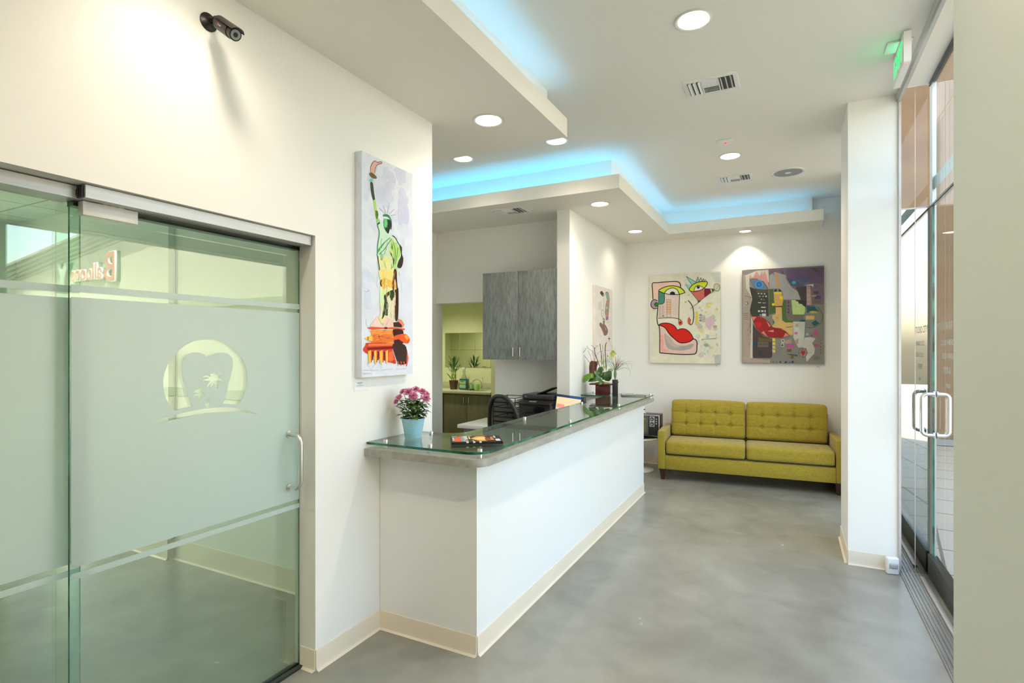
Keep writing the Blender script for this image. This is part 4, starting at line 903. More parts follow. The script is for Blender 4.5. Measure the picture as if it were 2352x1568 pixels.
pm = on(1458, 905, 'Z', ZG); mx_, my_ = pm.x, min(pm.y, 5.93)
for k in range(3):
    magazine('magazine', ['pale magazine at the bottom of the stack at the far counter end', 'dark-spined magazine in the middle of the stack at the far counter end', 'pale magazine on top of the stack at the far counter end'][k], -1.545 + 0.006 * k, 5.93, ZG + 0.0052 * k, R(14 + 3 * k), 0.26, 0.20, 0.005, [srgb(205, 205, 200), srgb(60, 60, 60), srgb(190, 192, 186)][k], group='magazines at the far end of the counter', design=[(srgb(120, 125, 125), rr_(0.1, 0.5, 0.2, 0.8)), (srgb(90, 90, 95), rr_(0.55, 0.9, 0.1, 0.4))] if k == 2 else None)

# orchid arrangement
pc = Vector((-1.865, 5.865, ZG))
orch = thing('orchid_arrangement', 'orchid arrangement with big leaves in a dark red wooden planter on the glass top', 'potted plant', pc, R(12))
M_plw = mat('dark_red_wood', (0.11, 0.018, 0.014), 0.28, var=0.35, scale=14, stretch=(1, 1, 4), coat=0.3)
bm = BM(); box(bm, -0.072, 0.088, -0.07, 0.09, 0, 0.112, 0.002); mk('planter_box', bm, M_plw, orch)
bm = BM(); box(bm, -0.135, 0.125, -0.105, 0.125, 0.1125, 0.126, 0.002); mk('planter_rim', bm, M_plw, orch)
bm = BM(); lathe(bm, [(0.085, 0.126), (0.075, 0.135), (0.03, 0.142), (0, 0.143)], seg=20); mk('moss', bm, mat('moss', (0.25, 0.24, 0.05), 0.95, var=0.5, scale=50, bump=1), orch)
def og(x, y, dy=0.0): return on(1250 + x / 7.84, 760 + y / 7.84, 'Y', pc.y + dy)
def opart(name, bm, m, sm=60): return loc(mk(name, bm, m, smooth=sm), orch)
bpy.context.view_layer.update()
bm = BM(); tube(bm, [og(870, 900, 0.02), og(875, 760, 0.02), og(880, 660, 0.03), og(895, 580, 0.04), og(900, 545, 0.04)], [0.035, 0.040, 0.042, 0.045, 0.035], 12)
for v in bm.verts: v.co += Vector((random.uniform(-1, 1), random.uniform(-1, 1), random.uniform(-1, 1))) * 0.004
opart('bark', bm, mat('red_brown_bark', (0.13, 0.05, 0.025), 0.9, var=0.5, scale=25, stretch=(1, 1, 0.3), bump=1.5, bscale=70), 30)
def oleaf(pts_mid, widths, thick=0.002):
    bm = BM(); pts_ = smoothpts(pts_mid, 4); n = len(pts_); prev = None
    for i, p in enumerate(pts_):
        t = i / (n - 1); j = t * (len(widths) - 1); k = min(int(j), len(widths) - 2); w = widths[k] + (widths[k + 1] - widths[k]) * (j - k)
        d = (pts_[min(i + 1, n - 1)] - pts_[max(i - 1, 0)]).normalized(); s = d.cross(Vector((FU.x, FU.y, 0.7)).normalized()).normalized(); nn = s.cross(d)
        c = [bm.verts.new(p - s * w + nn * 0.25 * w), bm.verts.new(p - s * w * 0.5 + nn * 0.06 * w), bm.verts.new(p), bm.verts.new(p + s * w * 0.5 + nn * 0.06 * w), bm.verts.new(p + s * w + nn * 0.25 * w)]
        if prev:
            for a in range(4): bm.faces.new((prev[a], prev[a + 1], c[a + 1], c[a]))
        prev = c
    return bm
M_ol = mat('orchid_leaf', (0.05, 0.12, 0.028), 0.3, var=0.35, scale=8, coat=0.2); M_olp = mat('pale_leaf', (0.24, 0.32, 0.18), 0.4, var=0.2)
wl = [0.004, 0.028, 0.034, 0.028, 0.004]
for pts_, w, m in (([og(930, 850, -0.03), og(860, 810, -0.05), og(760, 850, -0.06), og(705, 930, -0.07)], [0.012, 0.034, 0.038, 0.004], mat('bright_orchid_leaf', (0.10, 0.24, 0.02), 0.3, var=0.25, coat=0.2)),
                   ([og(1040, 880, -0.04), og(960, 860, -0.09), og(915, 860, -0.10)], [0.006, 0.036, 0.034, 0.006], M_ol), ([og(960, 880, -0.03), og(880, 890, -0.06), og(790, 905, -0.06)], [0.01, 0.022, 0.018, 0.004], M_ol),
                   ([og(1020, 850, 0), og(960, 780, -0.03), og(905, 720, -0.03)], wl, M_ol), ([og(970, 800, 0.02), og(1010, 710, 0.03), og(1045, 645, 0.04)], wl, M_ol),
                   ([og(1130, 900, 0), og(1150, 800, -0.01), og(1205, 720, 0)], [0.02, 0.046, 0.040, 0.006], M_ol), ([og(1060, 880, 0.02), og(1080, 800, 0.03), og(1105, 740, 0.03)], wl, M_ol),
                   ([og(1060, 900, -0.05), og(1020, 930, -0.12), og(975, 962, -0.13)], [0.012, 0.026, 0.022, 0.004], M_ol), ([og(1150, 720, 0.02), og(1190, 705, 0.02), og(1240, 720, 0.02)], [0.006, 0.018, 0.02, 0.006], M_olp)):
    opart('leaf', oleaf(pts_, w), m)
M_twig = mat('dark_twig', (0.07, 0.03, 0.025), 0.7, var=0.3)
bm = BM()
tw = [([(1000, 640), (960, 530), (915, 400), (905, 300)], 0.0042), ([(905, 310), (870, 270), (845, 255)], 0.002), ([(910, 320), (940, 280), (965, 265)], 0.002), ([(950, 500), (870, 370), (790, 310), (770, 265)], 0.0022), ([(830, 580), (760, 490), (705, 415), (710, 380), (750, 330)], 0.0022), ([(855, 540), (830, 440), (785, 350)], 0.0018), ([(900, 540), (905, 460), (865, 420), (890, 340)], 0.0016), ([(1115, 700), (1105, 500), (1095, 350), (1105, 255), (1120, 210)], 0.0045), ([(1045, 600), (1030, 450), (1015, 320), (1003, 225)], 0.0035), ([(1095, 350), (1180, 348)], 0.0012), ([(905, 560), (950, 430), (990, 380), (1050, 360)], 0.0012)]
for pts_, r in tw: tube(bm, smoothpts([og(a, b, 0.02 * math.sin(a)) for a, b in pts_], 4), r, 6)
opart('twigs', bm, M_twig)
bm = BM()
for pts_ in ([(1080, 880), (1075, 600), (1062, 400)], [(1055, 880), (1040, 640), (1020, 430)], [(1095, 880), (1125, 620), (1133, 405)], [(1068, 640), (1060, 400), (1045, 250)]): tube(bm, smoothpts([og(a, b, 0.0) for a, b in pts_], 3), 0.0028, 6)
opart('flower_stems', bm, M_stem)
bm = BM()
for a, b, r in ((1045, 545, .013), (1080, 640, .016), (975, 550, .010), (1020, 548, .005), (1070, 440, .006), (1145, 450, .007), (700, 415, .004), (748, 315, .006), (1130, 610, .005)): bmesh.ops.create_uvsphere(bm, u_segments=10, v_segments=7, radius=r, matrix=Matrix.Translation(og(a, b, -0.01)) @ Matrix.Diagonal((0.8, 0.8, 1.25, 1)))
opart('buds', bm, mat('yellow_bud', (0.50, 0.46, 0.08), 0.5, var=0.3))
M_yel = mat('yellow_petal', (0.72, 0.74, 0.24), 0.45, var=0.2, scale=20)
bm = BM(); c = og(1235, 350, 0.0)
for dx, dy, L, w in ((-0.2, 1, 0.075, 0.045), (1.0, 0.25, 0.095, 0.02), (-1, 0.1, 0.05, 0.035), (0.7, -0.7, 0.065, 0.05), (-0.7, -0.7, 0.065, 0.05), (0, -1, 0.08, 0.06), (0.6, 0.6, 0.05, 0.03)):
    d = Vector((RT.x * dx, RT.y * dx, dy)); leaf(bm, c, d, L, w, 0.2, 5)
opart('flower', bm, M_yel)
bm = BM(); c = og(930, 262, 0.0)
for k in range(7): a = k * 0.9; leaf(bm, c, (math.cos(a), math.sin(a), 0.2), 0.035, 0.018, 0.5, 4)
opart('leaf_tuft', bm, mat('lime_leaf', (0.42, 0.52, 0.06), 0.5, var=0.2))

pv = on(1413, 909.5, 'Z', ZG)
vz = thing('black_vase', 'slim square black vase in front of the orchid planter', 'vase', (pv.x, pv.y, ZG), R(12))
bm = BM(); box(bm, -0.029, 0.029, -0.029, 0.029, 0, 0.178, 0.0015); mk('body', bm, M_black, vz)
bm = BM(); box(bm, 0.0295, 0.036, -0.006, 0.006, 0.145, 0.158, 0.002); mk('side_knob', bm, M_dark, vz)
zt = ZG + 0.1785
ap = thing('air_plant', 'spiky air plant with long curling leaves standing on the black vase', 'plant', (pv.x, pv.y, zt))
bm = BM()
def ag(x, y): q = on(1250 + x / 7.84, 760 + y / 7.84, 'Y', pv.y); return Vector((q.x - pv.x, 0, q.z - zt))
lv = [[(1275, 700), (1240, 600), (1140, 520)], [(1275, 700), (1230, 560), (1135, 410)], [(1275, 680), (1250, 560), (1200, 440)], [(1280, 680), (1300, 560), (1308, 420)], [(1290, 680), (1340, 560), (1365, 440)], [(1290, 690), (1380, 580), (1485, 510)], [(1300, 690), (1450, 560), (1610, 560)], [(1300, 700), (1450, 600), (1590, 590), (1600, 690)], [(1310, 710), (1450, 660), (1570, 720), (1545, 845)], [(1300, 700), (1430, 570), (1500, 720)], [(1265, 700), (1210, 640), (1160, 520)], [(1280, 690), (1290, 600), (1280, 500)], [(1290, 700), (1360, 620), (1420, 590)], [(1270, 700), (1200, 560), (1170, 470)], [(1285, 690), (1330, 620), (1400, 540)]]
for i, L in enumerate(lv):
    dd = math.sin(i * 2.3) * 0.05; pts_ = [ag(a, b) for a, b in L]; pts_ = [p + Vector((0, dd * k, 0)) for k, p in enumerate(pts_)]; pts_ = smoothpts(pts_, 7); n = len(pts_)
    tube(bm, pts_, [max(0.0006, 0.0045 * (1 - k / (n - 1)) ** 0.7) for k in range(n)], 6, flat=0.5)
tube(bm, [(0, 0, 0.001), (0, 0, 0.03), (0, 0, 0.06), (0, 0, 0.11)], [0.006, 0.013, 0.017, 0.010], 10)
mk('leaves', bm, mat('grey_green_leaf', (0.17, 0.24, 0.12), 0.5, var=0.3), ap)
bm = BM()
for L in ([(1290, 640), (1290, 540), (1285, 460)], [(1300, 650), (1350, 590), (1390, 530)], [(1300, 640), (1330, 560), (1350, 500)], [(1310, 660), (1370, 600), (1420, 585)]): tube(bm, smoothpts([ag(a, b) + Vector((0, -0.01, 0)) for a, b in L], 4), 0.0022, 6)
mk('red_leaves', bm, mat('coral_leaf', (0.45, 0.12, 0.08), 0.5, var=0.2), ap)

# ------------------------------------------------------------------ paintings
INK = srgb(28, 26, 26)
M_str = mat('stretcher_wood', (0.55, 0.42, 0.28), 0.6)
def canvas_obj(C, name, label, m=None):
    xs = [v.co.x for v in C.bm.verts]; ys = [v.co.y for v in C.bm.verts]; zs = [v.co.z for v in C.bm.verts]
    x0, x1, y0, y1, z0, z1 = min(xs), max(xs), min(ys), max(ys), min(zs), max(zs)
    t = thing(name, label, 'painting', ((x0 + x1) / 2, (y0 + y1) / 2, z0)); bpy.context.view_layer.update()
    loc(mk('painted_canvas', C.bm, m or M_paint, smooth=0), t); bm = BM()
    if y1 - y0 < x1 - x0:
        for a, b, c, d in ((x0 + .01, x1 - .01, z0 + .01, z0 + .05), (x0 + .01, x1 - .01, z1 - .05, z1 - .01), (x0 + .01, x0 + .05, z0 + .05, z1 - .05), (x1 - .05, x1 - .01, z0 + .05, z1 - .05)): box(bm, a, b, y1, YB - 0.001, c, d)
    else:
        for a, b, c, d in ((y0 + .01, y1 - .01, z0 + .01, z0 + .05), (y0 + .01, y1 - .01, z1 - .05, z1 - .01), (y0 + .01, y0 + .05, z0 + .05, z1 - .05), (y1 - .05, y1 - .01, z0 + .05, z1 - .05)): box(bm, x0 - 0.0008, x0, a, b, c, d)
    loc(mk('stretcher_frame', bm, M_str, smooth=0), t); return t
def circ(P, cx, cy, rx, ry=None, n=20): return [P(cx + rx * math.cos(2 * PI * k / n), cy + (ry or rx) * math.sin(2 * PI * k / n)) for k in range(n)]
def helpers(C, P, unit, auto=False):
    def F(c, pts, sm=False):
        q = [P(a, b) for a, b in pts]
        if sm or (auto and len(q) >= 6): q = smoothpts(q, 4, True)
        C.fill(srgb(*c), q)
    def Ln(c, pts, w, sm=True):
        q = [P(a, b) for a, b in pts]
        if sm and len(q) > 2: q = smoothpts(q, 5)
        C.line(c if c is INK else srgb(*c), q, w * unit)
    def O(c, cx, cy, rx, ry=None): C.fill(c if c is INK else srgb(*c), circ(P, cx, cy, rx, ry))
    return F, Ln, O

# one: white canvas with a face with yellow eyelids
P1 = lambda x, y: on(1480 + x / 6.532, 610 + y / 6.532, 'Y', 7.58)
C = Canvas((0, -1, 0)); C.slab(srgb(228, 224, 204), -1.737, -0.816, 7.58, 7.612, 1.392, 2.60)
U = 0.919 / 1062
F, Ln, O = helpers(C, P1, U)
rnd = random.Random(3)
for k in range(46):
    x, y = rnd.uniform(770, 1110), rnd.uniform(470, 1380); c = rnd.choice([(196, 204, 186), (205, 212, 200), (222, 214, 150), (215, 190, 190), (180, 195, 190), (214, 206, 188), (190, 200, 170)]); r = rnd.uniform(8, 38)
    F(c, [(x + r * rnd.uniform(0.6, 1.4) * math.cos(a), y + r * rnd.uniform(0.5, 1.6) * math.sin(a)) for a in [j * PI / 4 for j in range(8)]], True)
for k in range(70):
    x, y = rnd.choice([(rnd.uniform(100, 1130), rnd.uniform(130, 1430)), (rnd.uniform(780, 1130), rnd.uniform(420, 1300))]); a = rnd.uniform(0, PI); L = rnd.uniform(20, 90)
    Ln(rnd.choice([(190, 190, 175), (170, 176, 168), (205, 200, 185), (205, 215, 195)]), [(x, y), (x + L * math.cos(a), y + L * math.sin(a))], rnd.uniform(2, 5), False)
for x, y, c, r in ((955, 615, (226, 208, 60), 26), (990, 565, (228, 214, 70), 26), (620, 545, (200, 190, 120), 18), (668, 440, (200, 190, 130), 12), (1060, 915, (190, 165, 160), 34), (930, 1190, (150, 180, 150), 36), (870, 1110, (170, 150, 100), 14), (1090, 655, (200, 200, 80), 18), (845, 740, (120, 150, 190), 24), (845, 780, (210, 160, 110), 26), (845, 822, (120, 150, 190), 24)): O(c, x, y, r, r * 0.7)
F((222, 205, 90), [(765, 690), (808, 680), (808, 870), (765, 860)]); F((186, 190, 184), [(1055, 1345), (1140, 1330), (1145, 1470), (1055, 1465)])
F((215, 190, 196), [(940, 800), (1010, 760), (1050, 840), (990, 930), (920, 900)], True); F((195, 200, 190), [(865, 740), (910, 740), (915, 850), (860, 850)]); Ln((90, 90, 90), [(880, 770), (905, 770), (905, 800), (880, 800), (880, 830), (905, 830)], 5, False)
Ln((95, 110, 90), [(880, 1095), (1075, 1090)], 4, False); Ln((110, 115, 105), [(1080, 1020), (1080, 1095), (870, 1110)], 4, False)
F((206, 208, 202), [(1000, 110), (1140, 95), (1140, 250), (1060, 250)])
# forehead block
F((236, 200, 184), [(120, 268), (330, 245), (480, 240), (540, 280), (545, 320), (350, 310), (215, 370), (215, 500), (130, 505)])
F((222, 202, 190), [(300, 430), (525, 430), (525, 790), (208, 785), (208, 590), (300, 560)])
F((232, 226, 208), [(208, 790), (400, 780), (545, 810), (530, 880), (460, 880), (400, 865), (300, 862), (215, 888)])
F((228, 196, 184), [(218, 895), (320, 930), (420, 1060), (520, 1150), (640, 1150), (730, 1105), (770, 1120), (790, 1200), (770, 1310), (700, 1328), (235, 1305)])
F((176, 168, 160), [(300, 1020), (380, 1080), (470, 1180), (600, 1200), (730, 1170), (700, 1240), (560, 1270), (400, 1260), (330, 1200)], True)
F((198, 180, 172), [(320, 1040), (420, 1140), (520, 1210), (480, 1230), (360, 1160)], True); F((240, 170, 160), [(240, 1030), (285, 1040), (290, 1240), (400, 1290), (240, 1295)])
F((72, 140, 120), [(213, 378), (303, 415), (303, 520), (290, 560), (260, 575), (213, 570)])
F((206, 226, 52), [(213, 370), (280, 330), (370, 305), (460, 305), (540, 330), (590, 370), (608, 405), (530, 425), (520, 400), (490, 350), (410, 332), (340, 360), (300, 410)])
F((236, 228, 212), [(300, 415), (330, 372), (410, 336), (480, 350), (515, 395), (525, 430), (400, 432)]); F((30, 30, 56), [(385, 430), (388, 400), (425, 384), (458, 402), (462, 430)])
Ln(INK, [(213, 370), (280, 330), (370, 305), (460, 305), (540, 330), (590, 370), (610, 405)], 13); Ln(INK, [(303, 412), (335, 368), (410, 334), (480, 350), (510, 392), (528, 430)], 11); Ln(INK, [(213, 378), (300, 415), (400, 432), (520, 430), (610, 403)], 12)
Ln(INK, [(130, 505), (125, 380), (120, 268), (200, 255), (330, 243), (480, 237), (535, 265), (545, 325)], 14); Ln(INK, [(303, 430), (303, 520), (290, 560), (255, 577), (215, 575)], 9); Ln(INK, [(213, 378), (213, 560)], 7)
Ln(INK, [(527, 430), (522, 600), (518, 860)], 9, False); Ln(INK, [(205, 590), (196, 700), (190, 800), (200, 870), (225, 920), (232, 1050), (230, 1305)], 13)
Ln(INK, [(205, 790), (330, 782), (450, 785), (530, 805), (568, 845), (560, 880), (530, 888), (518, 860)], 9); O((228, 78, 44), 545, 853, 24, 34); O(INK, 540, 855, 12, 12)
for x in (338, 394): Ln(INK, [(x, 500), (x, 780)], 3, False)
for k in range(8): Ln((60, 50, 40), [(325, 508 + 37 * k), (402, 508 + 37 * k)], 3, False)
for k, c in enumerate([(236, 178, 168), (238, 196, 110), (236, 180, 170), (232, 190, 110), (236, 170, 160), (236, 190, 90)]): F(c, [(342, 512 + 37 * k), (392, 512 + 37 * k), (392, 540 + 37 * k), (342, 540 + 37 * k)])
for k in range(9):
    for x in (235, 278): O((120, 80, 70), x, 610 + 19 * k, 5, 6)
Ln((140, 90, 80), [(256, 600), (256, 780)], 2, False); Ln((140, 90, 80), [(300, 600), (300, 780)], 2, False); O((120, 160, 120), 282, 755, 14)
O((176, 148, 164), 148, 575, 55, 66); Ln(INK, [(200, 530), (160, 508), (118, 525), (98, 575), (112, 622), (150, 645), (200, 635)], 12); O((45, 120, 50), 182, 580, 36, 30); Ln(INK, [(215, 600), (170, 610), (150, 580), (165, 555), (205, 552)], 6)
F((214, 34, 24), [(218, 888), (260, 866), (340, 860), (410, 880), (460, 915), (495, 968), (540, 950), (600, 950), (660, 980), (710, 1040), (735, 1100), (680, 1135), (590, 1155), (520, 1148), (440, 1085), (370, 1015), (310, 935)])
Ln(INK, [(218, 888), (260, 866), (340, 860), (410, 878), (460, 912), (495, 968)], 12); Ln(INK, [(495, 968), (540, 948), (600, 948), (660, 978), (710, 1038), (738, 1100)], 11); Ln(INK, [(218, 888), (310, 930), (370, 1015), (440, 1085), (520, 1148), (590, 1158), (680, 1138), (740, 1100), (785, 1130), (790, 1210), (778, 1300), (720, 1328), (500, 1328), (230, 1305)], 14)
Ln(INK, [(655, 520), (700, 570), (730, 640), (742, 730), (735, 820), (715, 875), (685, 880), (690, 800)], 12); O((228, 96, 60), 672, 825, 16, 55); Ln(INK, [(672, 775), (656, 810), (658, 860), (676, 882)], 5); Ln(INK, [(690, 645), (730, 612), (850, 528)], 5, False)
# upper right eye
F((150, 210, 204), [(630, 160), (775, 248), (715, 298)]); F((150, 210, 204), [(618, 280), (712, 300), (672, 352)])
for a, b in (((775, 248), (806, 165)), ((806, 165), (820, 240)), ((820, 240), (850, 178)), ((850, 178), (865, 236)), ((865, 236), (888, 195)), ((888, 195), (895, 236)), ((895, 236), (915, 208)), ((915, 208), (940, 245))): Ln(INK, [a, b], 6, False)
F((150, 210, 200), [(780, 248), (806, 172), (820, 238)])
F((206, 110, 96), [(690, 380), (900, 350), (905, 475), (850, 510), (800, 512)]); F((130, 32, 50), [(900, 345), (990, 345), (1005, 405), (905, 472)]); F((60, 110, 50), [(1000, 345), (1080, 345), (1025, 398)]); F((228, 222, 200), [(990, 347), (1003, 347), (1018, 400), (1005, 408)]); F((60, 120, 60), [(803, 515), (850, 512), (803, 555)])
F((214, 224, 44), [(672, 352), (720, 290), (800, 250), (870, 238), (945, 248), (930, 300), (895, 335), (850, 305), (790, 300), (750, 340), (745, 385), (690, 378)]); F((232, 226, 210), [(752, 345), (790, 302), (845, 305), (890, 338), (840, 368), (750, 378)]); O((30, 32, 70), 810, 320, 22, 26); O((180, 180, 200), 812, 308, 6)
Ln(INK, [(672, 352), (720, 290), (800, 250), (870, 238), (945, 248), (930, 300), (890, 340), (830, 372), (750, 388), (690, 380), (672, 352)], 11); Ln(INK, [(748, 380), (752, 340), (790, 302), (845, 305), (895, 338)], 8)
Ln(INK, [(630, 160), (775, 248)], 6, False); Ln(INK, [(630, 160), (715, 298), (618, 280), (680, 370), (800, 515), (803, 555), (905, 472), (1080, 347), (895, 343)], 6, False); Ln(INK, [(903, 345), (905, 472)], 5, False)
O((196, 188, 130), 1086, 325, 48, 58); O((200, 206, 196), 1090, 330, 34, 42); Ln(INK, [(1040, 330), (1050, 285), (1090, 267), (1130, 290), (1134, 340), (1105, 380), (1075, 375), (1045, 345)], 4); Ln((70, 60, 50), [(1075, 350), (1120, 300)], 4, False)
canvas_obj(C, 'painting', 'painting of a white and pink face with yellow eyelids and big red lips')

# two: grey canvas with blue eyes
P2 = lambda x, y: on(1690 + x / 6.272, 600 + y / 6.272, 'Y', 7.58)
C = Canvas((0, -1, 0)); C.slab(srgb(138, 134, 126), -0.556, 0.358, 7.58, 7.612, 1.402, 2.594); U = 0.915 / 1178; F, Ln, O = helpers(C, P2, U)
F((122, 108, 122), [(104, 122), (1272, 78), (1268, 620), (1030, 620), (700, 380), (400, 130)]); F((112, 92, 118), [(720, 110), (1270, 78), (1268, 330), (1000, 300), (740, 240)])
F((176, 160, 146), [(104, 190), (180, 200), (210, 380), (240, 520), (215, 700), (240, 900), (235, 1400), (500, 1420), (500, 1460), (98, 1460)])
F((204, 202, 190), [(140, 200), (300, 135), (470, 120), (480, 300), (200, 240), (190, 340), (240, 470), (235, 560), (205, 700), (245, 860), (240, 1390), (210, 1390), (210, 700), (225, 520), (150, 390)])
F((212, 154, 148), [(190, 260), (205, 185), (240, 240), (300, 140), (345, 215), (380, 125), (385, 200), (415, 125), (450, 230), (480, 400), (400, 280), (300, 245)])
F((70, 66, 60), [(195, 370), (300, 400), (470, 405), (475, 790), (225, 785), (205, 700), (238, 540)]); F((90, 84, 60), [(300, 405), (470, 405), (470, 450), (300, 450)])
for x, y, w, h in ((318, 455, 20, 16), (360, 458, 22, 14), (405, 460, 20, 16), (335, 500, 20, 10), (385, 498, 16, 12), (425, 495, 22, 18), (362, 540, 14, 12), (400, 545, 10, 8), (320, 590, 45, 10), (385, 595, 45, 8), (365, 655, 65, 14), (320, 705, 28, 24), (365, 705, 34, 24), (415, 700, 14, 34), (378, 752, 56, 38), (340, 766, 30, 10)): F((208, 206, 196), [(x, y), (x + w, y), (x + w, y + h), (x, y + h)])
for x, y in ((272, 510), (262, 600), (325, 655), (262, 708), (325, 765), (325, 545)): O((40, 84, 50), x, y, 20, 14)
F((84, 104, 60), [(478, 400), (540, 400), (550, 560), (570, 640), (580, 740), (478, 770)]); F((106, 130, 150), [(200, 258), (300, 250), (400, 300), (465, 405), (400, 412), (290, 390)]); O((90, 150, 200), 336, 332, 62, 62); O((40, 108, 180), 336, 332, 40, 40); O((50, 130, 210), 336, 332, 20); Ln((40, 40, 60), [(200, 258), (300, 250), (400, 300), (465, 405), (400, 412), (290, 390), (200, 258)], 4)
F((168, 166, 160), [(490, 200), (560, 150), (720, 200), (740, 270), (790, 350), (890, 430), (935, 548), (690, 548), (670, 420), (560, 390), (480, 400)]); Ln((80, 76, 76), [(720, 230), (740, 290), (800, 360), (890, 430), (930, 490), (936, 548)], 4)
F((84, 92, 110), [(725, 240), (800, 250), (900, 290), (985, 355), (900, 372), (800, 345)]); O((60, 130, 180), 838, 305, 34, 30); O((110, 190, 215), 838, 305, 18, 16); O((40, 100, 160), 838, 305, 8)
for k in range(9): Ln(((40, 96, 150), (60, 90, 140), (90, 90, 130))[k % 3], [(860 + 14 * k, 260 + 10 * k), (900 + 24 * k, 200 + 5 * k)], 9, False)
F((78, 74, 72), [(860, 375), (985, 360), (1015, 350), (1018, 620), (905, 560), (935, 548), (900, 440)]); F((60, 60, 62), [(860, 555), (1015, 570), (1015, 660), (900, 600)])
F((214, 150, 70), [(584, 185), (612, 190), (618, 390), (590, 392)]); F((96, 44, 56), [(548, 436), (560, 405), (600, 392), (640, 402), (660, 436)]); F((80, 160, 150), [(590, 395), (618, 395), (618, 436), (590, 436)]); F((232, 206, 40), [(550, 440), (662, 440), (662, 472), (550, 472)])
F((212, 168, 100), [(555, 474), (660, 474), (685, 560), (680, 645), (570, 645), (550, 560)]); O((236, 208, 44), 655, 524, 26, 24); O((236, 208, 44), 543, 620, 24, 20); F((108, 50, 40), [(570, 645), (680, 640), (662, 660), (575, 658)])
F((86, 112, 60), [(685, 555), (725, 560), (730, 800), (760, 850), (1000, 860), (1000, 880), (720, 880), (670, 850), (662, 660)]); F((120, 112, 104), [(725, 560), (800, 560), (820, 765), (1003, 765), (1003, 850), (770, 850), (735, 800)])
F((186, 210, 132), [(800, 556), (860, 560), (870, 575), (900, 580), (905, 610), (950, 615), (975, 640), (1000, 665), (1000, 765), (820, 765)]); 
for y in (590, 640, 690, 735): O((110, 70, 100), 758, y, 16, 16)
F((216, 178, 112), [(575, 660), (662, 660), (668, 850), (710, 880), (825, 882), (820, 1060), (770, 1060), (640, 980), (530, 945), (525, 780), (575, 760)]); F((110, 190, 160), [(580, 795), (615, 805), (605, 835), (590, 830)]); F((60, 120, 140), [(530, 820), (562, 880), (532, 925)]); Ln((60, 100, 80), [(720, 950), (820, 940)], 9, False)
F((160, 44, 40), [(225, 790), (300, 790), (400, 820), (480, 880), (530, 950), (650, 970), (720, 1010), (772, 1070), (650, 1100), (480, 1095), (380, 1050), (300, 960)]); F((205, 40, 50), [(270, 880), (340, 870), (380, 900), (350, 960), (300, 940)]); F((220, 130, 130), [(228, 795), (300, 800), (250, 860)]); F((220, 130, 130), [(370, 1030), (400, 1000), (465, 1090)]); F((220, 130, 130), [(440, 850), (505, 930), (480, 945)]); F((220, 140, 135), [(685, 1090), (715, 1030), (770, 1070)]); F((216, 150, 150), [(455, 1005), (545, 985), (545, 1020)])
Ln((60, 20, 20), [(225, 790), (300, 788), (400, 820), (480, 880), (530, 948), (650, 968), (720, 1010), (772, 1072), (650, 1103), (480, 1098), (380, 1052), (300, 962), (225, 790)], 4)
F((84, 66, 66), [(245, 900), (300, 980), (400, 1080), (525, 1120), (525, 1370), (500, 1392), (260, 1392), (245, 1370)]); F((104, 96, 50), [(325, 1095), (525, 1125), (525, 1155), (320, 1150)]); F((112, 102, 96), [(318, 1158), (470, 1158), (470, 1235), (318, 1235)]); F((70, 66, 72), [(470, 1158), (525, 1158), (525, 1250), (470, 1240)]); F((20, 84, 100), [(248, 1160), (312, 1160), (312, 1210), (248, 1210)]); F((66, 64, 68), [(322, 1285), (390, 1290), (405, 1370), (325, 1360)])
for k in range(9): Ln((40, 36, 36), [(335 + 14 * k, 1180), (340 + 14 * k, 1210)], 4, False)
for k, c in enumerate([(232, 204, 40), (222, 206, 80), (214, 206, 100), (212, 208, 90)]): F(c, [(530, 1105 + 55 * k), (568, 1108 + 55 * k), (568, 1148 + 55 * k), (530, 1148 + 55 * k)])
F((196, 196, 186), [(825, 865), (1000, 870), (990, 1240), (900, 1240), (830, 1100)]); Ln((70, 66, 66), [(1005, 600), (1000, 900), (980, 1240)], 4)
F((168, 156, 140), [(1020, 355), (1072, 360), (1095, 630), (1022, 628)])
for k in range(4): F((212, 150, 130), [(1032, 410 + 62 * k), (1066, 410 + 62 * k), (1070, 440 + 62 * k), (1034, 440 + 62 * k)])
F((204, 202, 192), [(985, 345), (1120, 325), (1115, 375), (1090, 350)]); F((96, 74, 100), [(1120, 430), (1190, 430), (1190, 470), (1120, 470)]); F((104, 76, 108), [(1135, 490), (1225, 500), (1225, 545), (1135, 540)]); F((120, 100, 110), [(1140, 340), (1205, 350), (1200, 390), (1140, 380)]); F((110, 104, 80), [(1135, 560), (1225, 565), (1225, 600), (1135, 600)]); F((176, 170, 70), [(1090, 490), (1160, 488), (1158, 506), (1095, 508)])
O((136, 134, 126), 1110, 795, 132, 150); F((50, 96, 110), [(1022, 640), (1130, 650), (1200, 720), (1100, 710), (1025, 745)]); F((196, 176, 80), [(1060, 720), (1140, 715), (1180, 745), (1080, 748)]); F((214, 176, 110), [(1008, 785), (1120, 780), (1138, 800), (1125, 838), (1008, 838)]); F((40, 100, 100), [(1090, 885), (1150, 845), (1205, 895), (1130, 935)]); F((20, 92, 120), [(925, 845), (1000, 840), (1000, 870), (925, 865)]); Ln((40, 40, 50), [(1022, 640), (1110, 635), (1200, 680), (1250, 780), (1235, 870), (1170, 930), (1080, 955), (1005, 950)], 5)
F((196, 80, 150), [(1160, 965), (1178, 1065), (1105, 1060)]); F((170, 90, 140), [(1125, 1195), (1195, 1190), (1190, 1230), (1150, 1228)]); O((110, 160, 160), 1030, 1050, 30, 24); O((176, 174, 166), 1030, 1050, 18, 14); O((60, 110, 90), 1092, 1070, 10)
